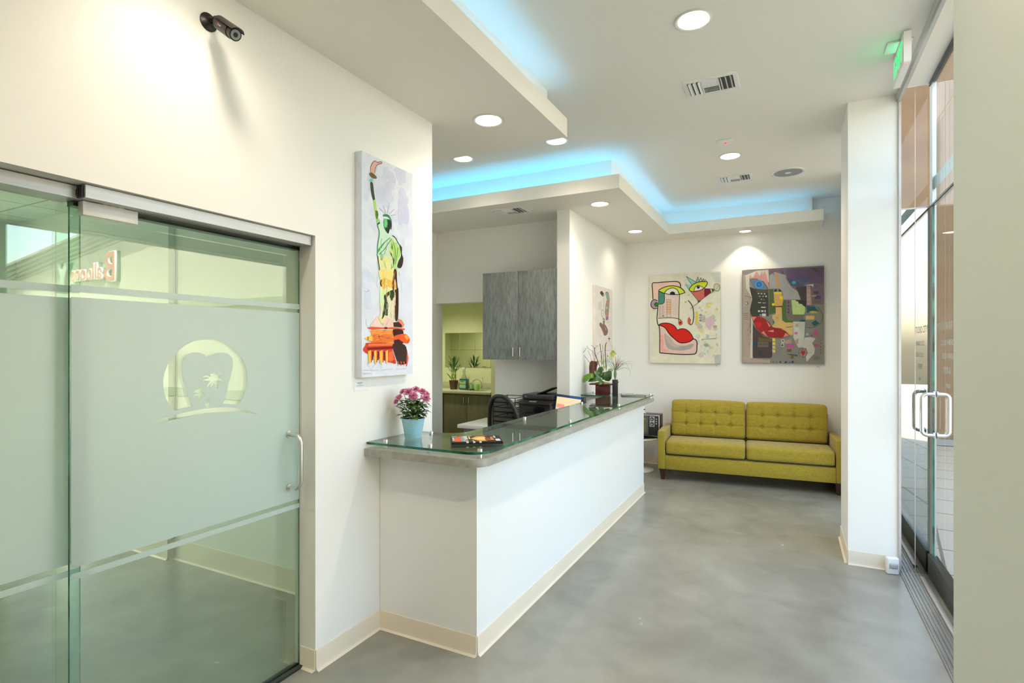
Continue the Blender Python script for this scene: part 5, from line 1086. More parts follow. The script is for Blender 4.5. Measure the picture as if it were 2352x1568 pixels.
F((198, 196, 186), [(990, 1100), (1080, 1090), (1150, 1110), (1100, 1180), (1140, 1260), (1130, 1330), (1080, 1380), (1020, 1450), (1010, 1380), (1020, 1250), (975, 1250)])
O((110, 106, 100), 968, 1315, 66, 66); O((142, 138, 130), 968, 1315, 58, 58); F((196, 40, 40), [(938, 1290), (955, 1284), (970, 1300), (985, 1284), (1003, 1292), (998, 1320), (968, 1358), (942, 1322)]); Ln((80, 60, 60), [(895, 1318), (1080, 1318)], 4, False); Ln((80, 60, 60), [(968, 1240), (968, 1400)], 4, False)
for x, y, c, r in ((678, 1145, (50, 70, 80), 15), (670, 1208, (50, 70, 80), 16), (642, 1448, (40, 70, 110), 14), (720, 1452, (30, 70, 110), 18), (818, 1448, (30, 80, 120), 18), (540, 1448, (50, 60, 80), 9), (500, 1444, (60, 60, 80), 7), (585, 1450, (60, 60, 80), 6), (778, 1455, (50, 60, 80), 9)): O(c, x, y, r, r * 0.8)
F((200, 196, 190), [(655, 1125), (700, 1122), (700, 1172), (655, 1175)]); O((50, 70, 80), 678, 1146, 12); F((190, 182, 172), [(650, 1180), (698, 1180), (695, 1235), (650, 1232)]); O((50, 70, 80), 670, 1208, 14); F((176, 148, 130), [(705, 1140), (790, 1120), (810, 1180), (710, 1190)]); F((186, 90, 150), [(735, 1190), (845, 1200), (830, 1252), (740, 1240)]); F((180, 150, 120), [(862, 1130), (905, 1110), (900, 1195), (862, 1190)]); F((180, 166, 130), [(865, 905), (900, 895), (910, 940), (862, 945)]); F((210, 206, 196), [(850, 955), (905, 952), (905, 985), (850, 985)]); F((190, 110, 150), [(848, 1020), (888, 1018), (888, 1050), (848, 1052)])
for k in range(3): Ln((60, 130, 130), [(1125, 1375 + 18 * k), (1210, 1368 + 18 * k)], 7, False)
for k in range(5): O((70, 60, 80), 1222, 1140 + 45 * k, 7, 6)
for a, b in (((520, 150), (560, 200)), ((560, 140), (530, 200)), ((640, 130), (690, 180)), ((690, 140), (650, 190))): Ln((70, 60, 70), [a, b], 4, False)
for k in range(4): Ln((120, 100, 70), [(115, 755 + 26 * k), (185, 745 + 28 * k)], 7, False)
O((50, 130, 120), 160, 605, 18, 22); O((205, 200, 190), 155, 605, 10, 14); Ln((60, 50, 50), [(120, 490), (150, 500), (230, 525)], 5)
for x, y in ((185, 920), (165, 965), (195, 1000), (170, 1050), (180, 1180)): Ln((120, 80, 60), [(x, y), (x + 20, y + 10), (x, y + 35)], 4)
F((92, 88, 60), [(1085, 90), (1150, 105), (1235, 180), (1150, 150)]); F((110, 100, 50), [(735, 1265), (800, 1260), (805, 1300), (740, 1305)]); F((90, 90, 90), [(750, 1335), (890, 1345), (880, 1365), (780, 1350)], True); F((112, 108, 60), [(795, 1350), (835, 1352), (835, 1400), (792, 1398)])
canvas_obj(C, 'painting', 'grey and purple painting of a face with blue eyes beside the column')

# three: small pale canvas on the partition
P3 = lambda x, y: on(1300 + x / 8.71, 620 + y / 8.71, 'X', -2.055)
C = Canvas((1, 0, 0)); C.slab(srgb(226, 216, 208), -2.087, -2.055, 6.18, 6.87, 1.44, 2.345); U = 0.69 / 320 * 0.8; F, Ln, O = helpers(C, P3, U)
F((58, 70, 62), [(680, 455), (712, 418), (745, 450), (768, 500), (745, 530), (710, 505)], True); F((146, 166, 150), [(730, 490), (760, 480), (765, 510), (745, 525)])
F((140, 164, 146), [(790, 470), (805, 445), (840, 455), (862, 520), (868, 595), (820, 590), (800, 530)], True); F((178, 140, 116), [(815, 595), (868, 595), (862, 720), (850, 860), (840, 990), (795, 950), (775, 850), (790, 700)]); F((134, 150, 150), [(800, 690), (858, 690), (850, 830), (790, 820)]); F((222, 190, 70), [(795, 740), (820, 725), (842, 760), (810, 785)]); F((150, 110, 150), [(790, 940), (840, 930), (842, 995), (800, 1010)])
Ln((90, 84, 70), [(790, 470), (805, 445), (840, 455), (862, 520), (870, 600), (862, 720), (850, 860), (840, 1000)], 6)
Ln((130, 130, 124), [(745, 555), (752, 700), (755, 850), (750, 940)], 5); Ln((100, 100, 96), [(738, 790), (712, 830), (715, 900), (735, 945)], 6); O((120, 120, 116), 731, 862, 6); F((130, 146, 150), [(735, 945), (775, 970), (790, 1000), (735, 1000)]); F((130, 124, 96), [(735, 1010), (780, 1010), (775, 1080), (740, 1085)])
F((132, 100, 92), [(668, 1100), (680, 1055), (700, 1050), (730, 1080), (775, 1085), (815, 1140), (840, 1210), (825, 1280), (785, 1312), (750, 1290), (715, 1190)], True); F((205, 130, 120), [(705, 1150), (760, 1260), (750, 1290), (715, 1200)]); F((186, 110, 104), [(760, 1100), (800, 1160), (785, 1180)]); F((210, 196, 170), [(795, 1150), (805, 1200), (790, 1190)]); F((120, 110, 80), [(730, 1120), (800, 1210), (790, 1230), (730, 1150)])
Ln((50, 50, 50), [(845, 1372), (885, 1372)], 8, False); Ln((60, 60, 60), [(860, 1330), (862, 1440)], 8, False); Ln((190, 184, 176), [(730, 1320), (650, 1380), (690, 1450)], 3); Ln((190, 184, 176), [(640, 1000), (650, 1130), (665, 1300), (740, 1305)], 3); Ln((190, 184, 176), [(800, 1040), (860, 1060), (872, 1300)], 3); F((208, 200, 192), [(640, 640), (715, 620), (720, 800), (650, 800)])
canvas_obj(C, 'painting', 'small pale painting on the partition wall above the orchid planter')

# four: tall canvas with a torch-bearing statue on a pedestal
P4a = lambda x, y: on(800 + x / 5.2265, 320 + y / 5.2265, 'X', -2.05)
P4b = lambda x, y: on(800 + x / 5.2265, 620 + y / 5.2265, 'X', -2.05)
C = Canvas((1, 0, 0)); C.slab(srgb(220, 225, 236), -2.096, -2.05, 2.240, 2.682, 1.440, 2.657)
C.clamp = (2.241, 2.681, 1.441, 2.656); U = 0.44 / 600; F, Ln, O = helpers(C, P4a, U, True)
rnd = random.Random(11)
def wash(P, x0, x1, y0, y1, cols, n):
    for k in range(n):
        x, y = rnd.uniform(x0, x1), rnd.uniform(y0, y1); r = rnd.uniform(25, 80); c = rnd.choice(cols)
        pts = [P(min(x1 + 40, max(x0 - 20, x + r * rnd.uniform(0.5, 1.2) * math.cos(a))), y + r * rnd.uniform(0.8, 1.9) * math.sin(a)) for a in [j * PI / 5 for j in range(10)]]; C.fill(srgb(*c), smoothpts(pts, 3, True))
wash(P4a, 215, 700, 520, 1400, [(214, 219, 234), (217, 222, 236), (211, 216, 233)], 40); wash(P4a, 250, 650, 380, 700, [(209, 213, 231), (205, 209, 229)], 14); wash(P4a, 620, 690, 650, 1000, [(202, 205, 230), (206, 209, 231)], 8)
wash(P4b, 180, 340, 10, 420, [(214, 220, 237), (208, 216, 236)], 10); wash(P4b, 600, 700, 10, 500, [(220, 224, 238), (226, 230, 240)], 6)
F((226, 174, 160), [(265, 345), (285, 290), (318, 258), (335, 272), (395, 270), (395, 292), (345, 300), (325, 345), (312, 405), (300, 435), (270, 405)]); Ln((120, 70, 60), [(270, 400), (265, 345), (285, 290), (318, 258), (345, 275), (395, 270), (398, 288), (350, 305), (325, 345), (315, 405)], 5)
F((104, 90, 40), [(250, 405), (285, 400), (335, 445), (335, 472), (290, 466), (255, 435)]); F((110, 200, 190), [(250, 480), (285, 462), (300, 490), (275, 515), (245, 500)])
F((54, 66, 46), [(262, 520), (292, 525), (305, 620), (320, 730), (300, 738), (272, 640)]); F((170, 214, 90), [(300, 738), (325, 738), (345, 850), (360, 900), (345, 1010), (330, 960), (315, 850)]); F((70, 110, 50), [(325, 850), (350, 860), (360, 900), (345, 980), (325, 920)])
F((150, 200, 130), [(330, 960), (370, 950), (385, 1000), (355, 1060), (345, 1030)])
Ln((150, 150, 200), [(440, 890), (368, 825)], 4, False); Ln((150, 150, 200), [(450, 885), (415, 795)], 4, False); Ln((150, 150, 200), [(470, 885), (488, 760)], 4, False); Ln((150, 150, 200), [(490, 895), (552, 838)], 4, False); Ln((160, 150, 200), [(505, 915), (565, 905)], 4, False)
F((48, 130, 92), [(415, 905), (440, 895), (480, 905), (505, 940), (520, 985), (518, 1075), (500, 1075), (490, 1050), (480, 1130), (450, 1110), (428, 1060), (425, 960), (470, 940), (420, 925)]); F((214, 236, 220), [(418, 925), (465, 930), (500, 960), (430, 950)]); F((110, 200, 120), [(430, 960), (455, 955), (470, 1010), (450, 1060), (430, 1040)]); F((40, 44, 34), [(470, 970), (505, 975), (518, 1040), (500, 1070), (480, 1130), (455, 1115), (440, 1070), (470, 1050)])
F((196, 226, 202), [(360, 1040), (385, 985), (415, 1000), (430, 1070), (480, 1140), (530, 1160), (590, 1230), (640, 1300), (640, 1380), (600, 1500), (580, 1568), (370, 1568), (350, 1420), (348, 1250), (370, 1120)])
F((178, 216, 120), [(520, 1200), (600, 1280), (635, 1350), (590, 1450), (560, 1568), (540, 1568), (545, 1420), (500, 1340)]); F((230, 226, 150), [(360, 1440), (440, 1400), (520, 1440), (540, 1568), (375, 1568)])
F((70, 150, 90), [(345, 1330), (420, 1240), (440, 1210), (400, 1290), (352, 1370)]); F((60, 90, 44), [(490, 1340), (520, 1380), (550, 1450), (545, 1500), (535, 1500), (530, 1440)]); F((90, 140, 60), [(520, 1240), (535, 1300), (525, 1330), (510, 1300)])
for k in range(34):
    t = rnd.random(); y = 1150 + 400 * rnd.random(); x = rnd.uniform(372, 600); Ln(rnd.choice([(150, 206, 120), (90, 170, 110), (214, 236, 210), (222, 226, 130), (70, 120, 70), (236, 226, 170)]), [(x, y), (x + rnd.uniform(-16, 10), y + rnd.uniform(25, 60)), (x + rnd.uniform(-26, 16), y + rnd.uniform(60, 120))], rnd.uniform(2, 8))
for pts in ([(520, 1190), (470, 1260), (420, 1330), (365, 1380)], [(500, 1180), (440, 1230), (390, 1300)], [(535, 1230), (560, 1330), (555, 1440), (530, 1540)], [(590, 1300), (580, 1400), (560, 1500)]): Ln((84, 130, 70), pts, 6)
F((58, 44, 36), [(610, 1265), (640, 1300), (640, 1370), (658, 1430), (650, 1500), (625, 1545), (585, 1530), (600, 1460), (630, 1390)]); Ln((60, 50, 40), [(525, 1155), (560, 1180), (600, 1250), (640, 1300)], 9); Ln((60, 150, 110), [(345, 1030), (370, 1120), (352, 1250), (348, 1330), (345, 1400)], 9); Ln((40, 60, 30), [(345, 1020), (375, 1000)], 10, False); Ln((50, 44, 30), [(350, 1400), (360, 1480), (372, 1568)], 10)
F, Ln, O = helpers(C, P4b, U, True)
F((226, 222, 150), [(372, 0), (575, 0), (580, 80), (585, 200), (590, 560), (560, 620), (380, 640), (300, 660), (380, 520), (375, 300), (385, 150)])
F((212, 236, 180), [(385, 200), (470, 180), (520, 240), (440, 290), (430, 360), (380, 440), (375, 300)]); F((240, 180, 60), [(385, 120), (450, 100), (520, 140), (525, 220), (470, 200), (420, 230), (390, 190)]); F((246, 216, 120), [(390, 10), (520, 10), (525, 130), (440, 95), (395, 90)])
F((40, 70, 40), [(430, 300), (520, 240), (560, 265), (520, 370), (480, 300), (470, 420), (470, 540), (435, 545), (400, 590), (415, 480), (430, 380)]); F((226, 220, 190), [(475, 310), (515, 380), (540, 330), (545, 420), (550, 620), (480, 600), (470, 430)]); F((232, 214, 190), [(385, 440), (415, 420), (405, 560), (380, 560)])
F((58, 30, 22), [(545, 0), (575, 5), (582, 120), (590, 210), (600, 250), (595, 570), (560, 600), (555, 430), (545, 300), (530, 240), (528, 150)]); F((236, 190, 100), [(545, 110), (570, 150), (575, 230), (550, 240)]); F((240, 214, 190), [(548, 300), (565, 310), (560, 430), (548, 420)]); F((220, 110, 60), [(545, 170), (570, 190), (562, 220), (545, 215)]); Ln((50, 40, 30), [(395, 120), (385, 160), (398, 195)], 12)
F((240, 206, 196), [(270, 680), (320, 590), (345, 560), (410, 670), (480, 600), (540, 690)]); F((236, 196, 184), [(410, 670), (445, 560), (540, 600), (540, 690), (420, 690)]); F((232, 140, 100), [(590, 580), (640, 600), (668, 650), (660, 690), (600, 660)])
F((222, 90, 40), [(232, 690), (300, 682), (440, 690), (540, 686), (640, 700), (675, 700), (660, 722), (560, 712), (440, 706), (300, 712), (240, 706)]); F((90, 34, 20), [(430, 684), (465, 684), (465, 708), (430, 708)]); F((70, 26, 18), [(535, 630), (600, 620), (640, 660), (640, 690), (540, 680)])
F((240, 150, 60), [(275, 716), (540, 718), (540, 875), (280, 870), (270, 760)]); F((232, 120, 50), [(300, 770), (530, 770), (530, 870), (290, 870)]); O((110, 40, 20), 366, 798, 12, 18)
F((240, 196, 70), [(185, 822), (250, 790), (285, 780), (285, 860), (240, 845)]); F((226, 80, 40), [(225, 800), (240, 800), (240, 840), (225, 838)]); F((60, 22, 18), [(535, 715), (640, 715), (660, 760), (650, 800), (580, 790), (545, 800)]); F((234, 90, 40), [(545, 800), (620, 770), (690, 770), (735, 825), (715, 880), (640, 870), (545, 880)]); F((70, 26, 20), [(545, 840), (600, 830), (660, 870), (640, 890), (545, 890)]); F((240, 160, 60), [(668, 790), (700, 770), (728, 820), (700, 845)])
F((214, 60, 30), [(205, 900), (240, 872), (530, 880), (530, 960), (560, 1080), (540, 1120), (200, 990)]); F((236, 120, 60), [(240, 885), (530, 880), (530, 905), (235, 912)]); F((120, 26, 20), [(220, 930), (535, 915), (535, 945), (225, 960)])
for k in range(26):
    x = rnd.uniform(385, 560); y = rnd.uniform(10, 250); Ln(rnd.choice([(214, 230, 170), (236, 200, 110), (120, 140, 70), (244, 226, 150), (200, 120, 60)]), [(x, y), (x + rnd.uniform(-14, 14), y + rnd.uniform(30, 80)), (x + rnd.uniform(-20, 20), y + rnd.uniform(80, 140))], rnd.uniform(2, 7))
for k in range(20):
    x = rnd.uniform(390, 560); y = rnd.uniform(300, 560); Ln(rnd.choice([(232, 222, 180), (240, 210, 190), (90, 110, 60), (236, 180, 120)]), [(x, y), (x + rnd.uniform(-10, 10), y + rnd.uniform(30, 70))], rnd.uniform(2, 7))
for k in range(30):
    x = rnd.uniform(240, 520); y = rnd.uniform(720, 880); Ln(rnd.choice([(250, 170, 70), (220, 90, 40), (244, 140, 60), (190, 60, 30)]), [(x, y), (x + rnd.uniform(20, 70), y + rnd.uniform(-6, 6))], rnd.uniform(2, 6))
for x, w in ((232, 34), (302, 30), (368, 38), (440, 30)): F((244, 190, 80), [(x, 975), (x + w, 960), (x + w, 1090), (x + w - 12, 1125), (x + 6, 1115)]); F((226, 70, 40), [(x + w, 960), (x + w + 16, 965), (x + w + 10, 1110), (x + w, 1100)]); F((90, 30, 24), [(x + w + 14, 975), (x + w + 32, 980), (x + w + 26, 1080), (x + w + 12, 1080)])
F((236, 110, 60), [(485, 980), (530, 970), (540, 1080), (505, 1100), (470, 1080)]); F((226, 60, 36), [(540, 1060), (570, 1090), (545, 1130)])
F((58, 38, 32), [(530, 890), (620, 880), (690, 925), (700, 1100), (640, 1135), (600, 1120), (570, 1060), (540, 960)]); F((222, 90, 60), [(700, 960), (718, 1060), (700, 1150), (690, 1160), (695, 1060)])
for x in (585, 620, 655): F((224, 80, 50), [(x, 1095), (x + 16, 1100), (x + 8, 1155)])
for pts in ([(215, 1100), (265, 1195), (330, 1120)], [(390, 1120), (395, 1200), (530, 1185)], [(180, 1200), (350, 1200)], [(560, 1190), (690, 1180)], [(340, 545), (410, 670)], [(480, 600), (445, 670)]): Ln((178, 180, 186), pts, 3, False)
for k in range(8): Ln((130, 134, 140), [(160 + 16 * k, 1240 + (k % 3) * 4), (172 + 16 * k, 1232 + (k % 2) * 12)], 3, False)
for pts in ([(345, 60), (340, 180), (360, 235)], [(205, 590), (215, 660), (240, 690)], [(600, 20), (615, 60)], [(180, 245), (215, 262), (240, 240)]): Ln((170, 176, 214), pts, 3)
canvas_obj(C, 'painting', 'tall narrow painting of a green statue holding a torch on an orange pedestal')

# name cards
def card(x0, x1, z0, z1, axis, label):
    if axis == 'X':
        C = Canvas((1, 0, 0), 0.0002); C.slab(srgb(238, 240, 240), XW, XW + 0.003, x0, x1, z0, z1); pt = lambda a, b: (XW + 0.003, x0 + a * (x1 - x0), z0 + b * (z1 - z0))
    else:
        C = Canvas((0, -1, 0), 0.0002); C.slab(srgb(238, 240, 240), x0, x1, YB - 0.003, YB, z0, z1); pt = lambda a, b: (x0 + a * (x1 - x0), YB - 0.003, z0 + b * (z1 - z0))
    for a0, a1, b, g in ((0.2, 0.6, 0.66, 120), (0.3, 0.5, 0.55, 190), (0.15, 0.65, 0.42, 180)): C.fill(srgb(g, g, g), [pt(a0, b), pt(a1, b), pt(a1, b + 0.05), pt(a0, b + 0.05)])
    mk('name_sign', C.bm, M_print, smooth=0, label=label, cat='name card')
card(2.231, 2.335, 1.366, 1.428, 'X', 'small white name card under the tall statue painting'); card(-0.905, -0.815, 1.336, 1.388, 'Y', 'small white name card under the face painting with red lips'); card(0.262, 0.352, 1.336, 1.390, 'Y', 'small white name card under the grey and purple painting')

# ------------------------------------------------------------------ ceiling fittings
M_lens = emis('lamp_lens', (1.0, 0.93, 0.80), 16)
M_trim = mat('lamp_trim', (0.70, 0.69, 0.64), 0.35, 0.3, var=0.03)
def downlight(x, y, z, label, power=26, r=0.105, spot=140, group=None, col=(1.0, 0.83, 0.64), blend=0.75, lens=None, zl=-0.03):
    t = thing('downlight', label, 'ceiling light', (x, y, z), group=group)
    bm = BM(); lathe(bm, [(r, -0.0005), (r, -0.004), (r * 0.93, -0.008), (r * 0.80, -0.005), (r * 0.78, -0.001)], seg=40); mk('trim_ring', bm, M_trim, t)
    bm = BM(); lathe(bm, [(r * 0.78, -0.003), (r * 0.5, -0.010), (0, -0.013)], seg=32); mk('lens', bm, lens or M_lens, t)
    ld = bpy.data.lights.new('lamp', 'SPOT'); ld.energy = power; ld.color = col; ld.spot_size = R(spot); ld.spot_blend = blend; ld.shadow_soft_size = 0.045
    lo = bpy.data.objects.new('lamp', ld); link(lo, t); lo.location = (0, 0, zl); return t
def wpos(u, v, z): p = on(u, v, 'Z', z); return p.x, p.y
POW = 16.5
downlight(-1.741, 3.073, ZS, 'round downlight in the low soffit nearest the white wall end', POW)
downlight(-1.741, 1.27, ZS, 'round downlight in the low soffit over the security camera', POW, spot=156, blend=0.9)
downlight(-1.741, -1.0, ZS, 'round downlight in the low soffit at the near end of the lobby', POW * 2)
downlight(*wpos(1378, 468, ZS), ZS, 'bright round downlight in the far soffit over the orchid planter', POW * 1.1)
downlight(*wpos(1459, 531, ZS), ZS, 'flush round downlight in the far soffit near the back corner', POW * 0.6, lens=emis('lamp_lens_dim', (1.0, 0.95, 0.85), 3))
downlight(-0.512, 7.46, ZS, 'flush round downlight in the far soffit above the paintings', 18, spot=100, blend=0.35, lens=emis('lamp_lens_dim2', (1.0, 0.95, 0.85), 3), zl=-0.02, r=0.085)
downlight(-2.80, 4.45, ZC, 'round downlight in the high ceiling, half hidden behind the soffit edge on the office side', POW * 0.6)
downlight(-1.83, 4.44, ZC, 'round downlight in the high ceiling, half hidden at the soffit corner', POW)
downlight(-0.48, 3.151, ZC, 'large bright downlight in the high ceiling nearest the camera side', POW * 3.2)
downlight(-0.511, 5.54, ZC, 'bright downlight in the high ceiling between the two air vents', POW * 3.2)
downlight(-0.48, 0.9, ZC, 'added unseen downlight in the high ceiling at the near end, above the pier', POW * 3.6)  # out of view, added to light the front of the lobby
downlight(-0.48, -1.3, ZC, 'added unseen downlight in the high ceiling, last at the near end', POW * 3.6)  # another lamp out of view, added as front fill
downlight(-4.9, 6.75, 2.6, 'downlight in the sink room ceiling', 70, col=(1.0, 0.94, 0.72))
downlight(-3.6, 0.9, 2.785, 'downlight in the tiled ceiling of the side room', 9)
downlight(-5.2, 0.9, 2.785, 'downlight in the tiled ceiling of the side room, further from the glass door', 9)

def vent(name, x0, x1, y0, y1, z, label):
    t = thing(name, label, 'air vent', ((x0 + x1) / 2, (y0 + y1) / 2, z)); w = (x1 - x0) / 2; h = (y1 - y0) / 2
    bm = BM(); fr = 0.028
    box(bm, -w, w, -h, -h + fr, -0.006, 0, 0.001); box(bm, -w, w, h - fr, h, -0.006, 0, 0.001); box(bm, -w, -w + fr, -h + fr, h - fr, -0.006, 0, 0.001); box(bm, w - fr, w, -h + fr, h - fr, -0.006, 0, 0.001)
    mk('vent_frame', bm, M_whitem, t, smooth=0)
    bm = BM(); box(bm, -w + fr, w - fr, -h + fr, h - fr, -0.0012, 0.0); mk('vent_backing', bm, M_dark, t, smooth=0)
    a = w - fr; b = h - fr; bm = BM()
    for k in range(3): xc = -a + a * (0.11 + 0.215 * k); box(bm, -0.001, 0.001, -b, b, -0.011, 0.011, M=Matrix.Translation((xc, 0, -0.008)) @ Matrix.Rotation(R(60), 4, 'Y'))
    for k in range(3): xc = a - a * (0.11 + 0.215 * k); box(bm, -0.001, 0.001, -b, b, -0.010, 0.010, M=Matrix.Translation((xc, 0, -0.008)) @ Matrix.Rotation(R(-35), 4, 'Y'))
    for k in range(10): yc = -b + b * 2 * (k + 0.5) / 10; box(bm, -a * 0.33, a * 0.33, -0.001, 0.001, -0.008, 0.008, M=Matrix.Translation((0, yc, -0.007)) @ Matrix.Rotation(R(50 if k < 5 else -50), 4, 'X'))
    for s in (-1, 1): box(bm, s * a * 0.36 - 0.003, s * a * 0.36 + 0.003, -b, b, -0.012, -0.001)
    mk('slat', bm, M_whitem, t, smooth=0)
vent('air_vent', -0.665, -0.315, 3.86, 4.11, ZC, 'white ceiling air vent nearest the big downlight'); vent('air_vent', -0.700, -0.360, 6.17, 6.41, ZC, 'smaller looking ceiling air vent beside the round ceiling speaker'); vent('air_vent', -2.87, -2.50, 5.10, 5.34, ZS, 'white air vent in the soffit over the reception office')
t = thing('ceiling_speaker', 'round grey ceiling speaker near the column', 'speaker', (-0.025, 6.321, ZC))
bm = BM(); lathe(bm, [(0.155, 0), (0.155, -0.006), (0.145, -0.010), (0.135, -0.008), (0.135, -0.002)], seg=48); mk('speaker_rim', bm, M_whitem, t)
bm = BM(); lathe(bm, [(0.136, -0.007), (0.07, -0.009), (0, -0.010)], seg=40); mk('speaker_grille', bm, mat('grey_grille', (0.34, 0.34, 0.34), 0.6, 0.2, var=0.15, scale=300), t)
bm = BM(); lathe(bm, [(0.03, -0.010), (0.022, -0.014), (0, -0.015)], seg=20); mk('speaker_cap', bm, M_whitem, t)
t = thing('fire_alarm', 'small white alarm plate with a red light on the ceiling near the downlight', 'alarm', (-0.508, 5.115, ZC))
bm = BM(); box(bm, -0.065, 0.065, -0.035, 0.035, -0.022, 0, 0.004); mk('alarm_plate', bm, M_whitem, t)
bm = BM(); bmesh.ops.create_uvsphere(bm, u_segments=12, v_segments=8, radius=0.012, matrix=Matrix.Translation((0, -0.015, -0.024))); mk('red_light', bm, emis('red_led', (1.0, 0.03, 0.05), 2.0), t)

# exit sign
ex = thing('exit_sign', 'white exit sign with glowing green letters hanging from the ceiling by the entrance', 'exit sign', (0.592, 3.975, 3.227))
bm = BM(); prism(bm, rounded([(-0.19, 0.0), (0.19, 0.0), (0.19, 0.176), (-0.19, 0.176)], [0.02, 0.02, 0.0, 0.0], 4), -0.018, 0.018, M=Matrix(((0, 0, 1, 0), (1, 0, 0, 0), (0, 1, 0, 0), (0, 0, 0, 1)))); mk('sign_case', bm, M_white, ex)
bm = BM(); box(bm, -0.08, 0.05, -0.07, 0.07, 0.177, 0.1885, 0.003); mk('ceiling_mount', bm, M_white, ex)
text('EXIT', 0.150, (0, -1, 0), (0, 0, 1), (-0.0188, 0.0, 0.088), emis('green_letters', (0.0, 1.0, 0.22), 0.9), ex, name='lettering', ext=0.0006, sx=0.95)
bm = BM(); box(bm, -0.008, -0.002, -0.170, -0.164, -0.003, 0.0); mk('indicator', bm, emis('red_led2', (1, 0.05, 0.05), 3), ex)
ld = bpy.data.lights.new('sign_glow', 'AREA'); ld.shape = 'RECTANGLE'; ld.size = 0.34; ld.size_y = 0.13; ld.energy = 0.16; ld.color = (0.05, 1.0, 0.35)
lo = bpy.data.objects.new('sign_glow', ld); link(lo, ex); lo.location = (-0.022, 0, 0.09); lo.rotation_euler = (0, R(-90 + 180 + 0), 0)

# security camera
a0 = Vector((XW, 1.405, 2.915)); p1 = on(503, 53, 'X', -2.02); p2 = on(541, 80, 'X', -1.91)
sc_ = thing('security_camera', 'black bullet security camera mounted high on the white wall', 'security camera', a0)
M_cam = mat('dark_bronze_metal', (0.022, 0.018, 0.015), 0.35, 0.4, var=0.2)
def L_(p): return Vector(p) - a0
bm = BM(); lathe(bm, [(0, 0), (0.036, 0), (0.036, 0.004), (0.026, 0.010), (0.018, 0.012), (0.012, 0.020), (0, 0.020)], seg=32, M=Matrix.Rotation(R(90), 4, 'Y')); mk('mount_base', bm, M_cam, sc_)
d = (p2 - p1).normalized(); up_ = Vector((0, 0, 1)); sd = d.cross(up_).normalized(); uu = sd.cross(d)
rear = L_(p1); 
bm = BM(); tube(bm, [(0.015, 0, 0), (0.045, 0.002, 0.004), rear + uu * 0.010 - d * 0.012, rear + d * 0.004], [0.009, 0.011, 0.009, 0.009], 14); mk('arm', bm, M_cam, sc_)
bm = BM(); tube(bm, [rear, rear + d * 0.002, L_(p2) - d * 0.03], [0.020, 0.0250, 0.0255], 28); mk('body', bm, M_cam, sc_)
bm = BM(); tube(bm, [L_(p2) - d * 0.03, L_(p2)], [0.0235, 0.0235], 28); mk('front_ring', bm, M_cam, sc_)
bm = BM(); tube(bm, [L_(p2) - d * 0.001, L_(p2) + d * 0.0012], [0.0192, 0.0192], 24); mk('lens', bm, mat('lens_glass', (0.30, 0.33, 0.30), 0.12, coat=0.6), sc_)
bm = BM(); tube(bm, [L_(p2) + d * 0.0012, L_(p2) + d * 0.003], [0.009, 0.008], 20); mk('lens_ring', bm, M_black, sc_)
bm = BM(); prev = None
for k in range(13):
    a = R(-62 + 124 * k / 12) ; off = uu * math.cos(a) + sd * math.sin(a)
    c = [bm.verts.new(rear + off * 0.0272 + d * 0.004), bm.verts.new(L_(p2) + off * 0.0284 + d * (0.016 * math.cos(a))), bm.verts.new(L_(p2) + off * 0.0304 + d * (0.016 * math.cos(a))), bm.verts.new(rear + off * 0.0292 + d * 0.004)]
    if prev:
        for i in range(4): bm.faces.new((prev[i], prev[(i + 1) % 4], c[(i + 1) % 4], c[i]))
    prev = c
bmesh.ops.recalc_face_normals(bm, faces=bm.faces); mk('sun_visor', bm, M_cam, sc_)
mid = L_(p1 + (p2 - p1) * 0.42); nn_ = (sd if sd.dot(Vector((0, 0, H)) - p1) > 0 else -sd); nn_ = (nn_ * 0.97 + uu * -0.05).normalized(); ud = nn_.cross(d).normalized()
o1 = mid + nn_ * 0.0259
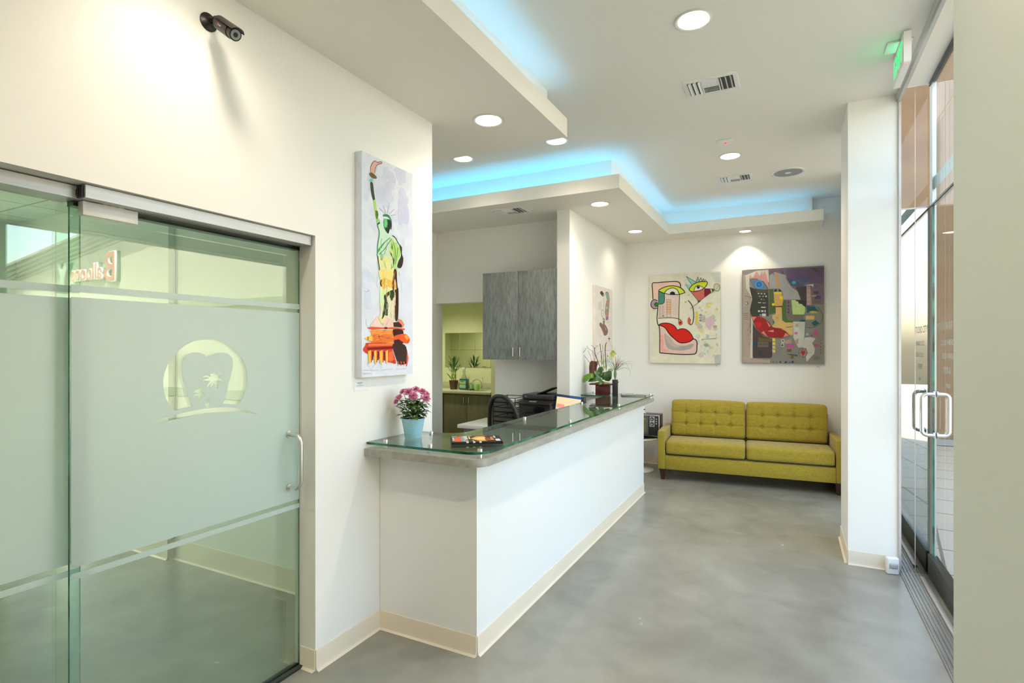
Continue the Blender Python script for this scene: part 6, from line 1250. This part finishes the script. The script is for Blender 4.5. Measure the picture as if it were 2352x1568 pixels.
text('Q', 0.013, d, ud, o1 - d * 0.012, mat('orange_print', (0.75, 0.25, 0.03), 0.5), sc_, name='logo', ext=0.0002); text('see', 0.012, d, ud, o1 + d * 0.004, mat('grey_print', (0.5, 0.5, 0.5), 0.5), sc_, name='logo', ext=0.0002)

# motion sensor on the floor
mo = thing('motion_sensor', 'small white motion sensor standing on the floor against the column', 'sensor', (0.640, 4.667, 0), R(12))
bm = BM(); box(bm, -0.038, 0.038, -0.022, 0.022, 0.001, 0.118, 0.010, 4); mk('case', bm, M_white, mo)
bm = cushion(0.052, 0.034, 0.010, 0.004, 10, 8, 0.004); bmesh.ops.translate(bm, verts=bm.verts, vec=(-0.026, -0.029, 0.045)); mk('sensor_window', bm, mat('grey_lens_plastic', (0.42, 0.42, 0.40), 0.25), mo)

# ------------------------------------------------------------------ light from outside
w = bpy.data.worlds.new('sky'); scn.world = w; w.use_nodes = True; nt = w.node_tree; bg = nt.nodes['Background']
sky = nt.nodes.new('ShaderNodeTexSky'); sky.sky_type = 'NISHITA'; sky.sun_disc = False; sky.sun_elevation = R(48); sky.sun_rotation = R(250); sky.altitude = 50; sky.air_density = 1.2; sky.dust_density = 3.0
tn = nt.nodes.new('ShaderNodeMix'); tn.data_type = 'RGBA'; tn.blend_type = 'MULTIPLY'; tn.inputs[0].default_value = 1; tn.inputs[7].default_value = (1.0, 0.93, 0.86, 1)
nt.links.new(sky.outputs[0], tn.inputs[6]); nt.links.new(tn.outputs[2], bg.inputs[0]); bg.inputs[1].default_value = 1.22
sd_ = bpy.data.lights.new('sun', 'SUN'); sd_.energy = 14.0; sd_.angle = R(0.6); sd_.color = (1.0, 0.95, 0.86)
so = bpy.data.objects.new('sun', sd_); link(so); so.rotation_euler = Vector((0.62, 0.50, -0.95)).to_track_quat('-Z', 'Y').to_euler()
vs.exposure = 0.42
scn.cycles.adaptive_threshold = 0.04; scn.cycles.max_bounces = 10; scn.cycles.diffuse_bounces = 5; scn.cycles.transparent_max_bounces = 16; scn.cycles.glossy_bounces = 6
scn.cycles.caustics_reflective = False; scn.cycles.caustics_refractive = False; scn.cycles.sample_clamp_indirect = 6.0
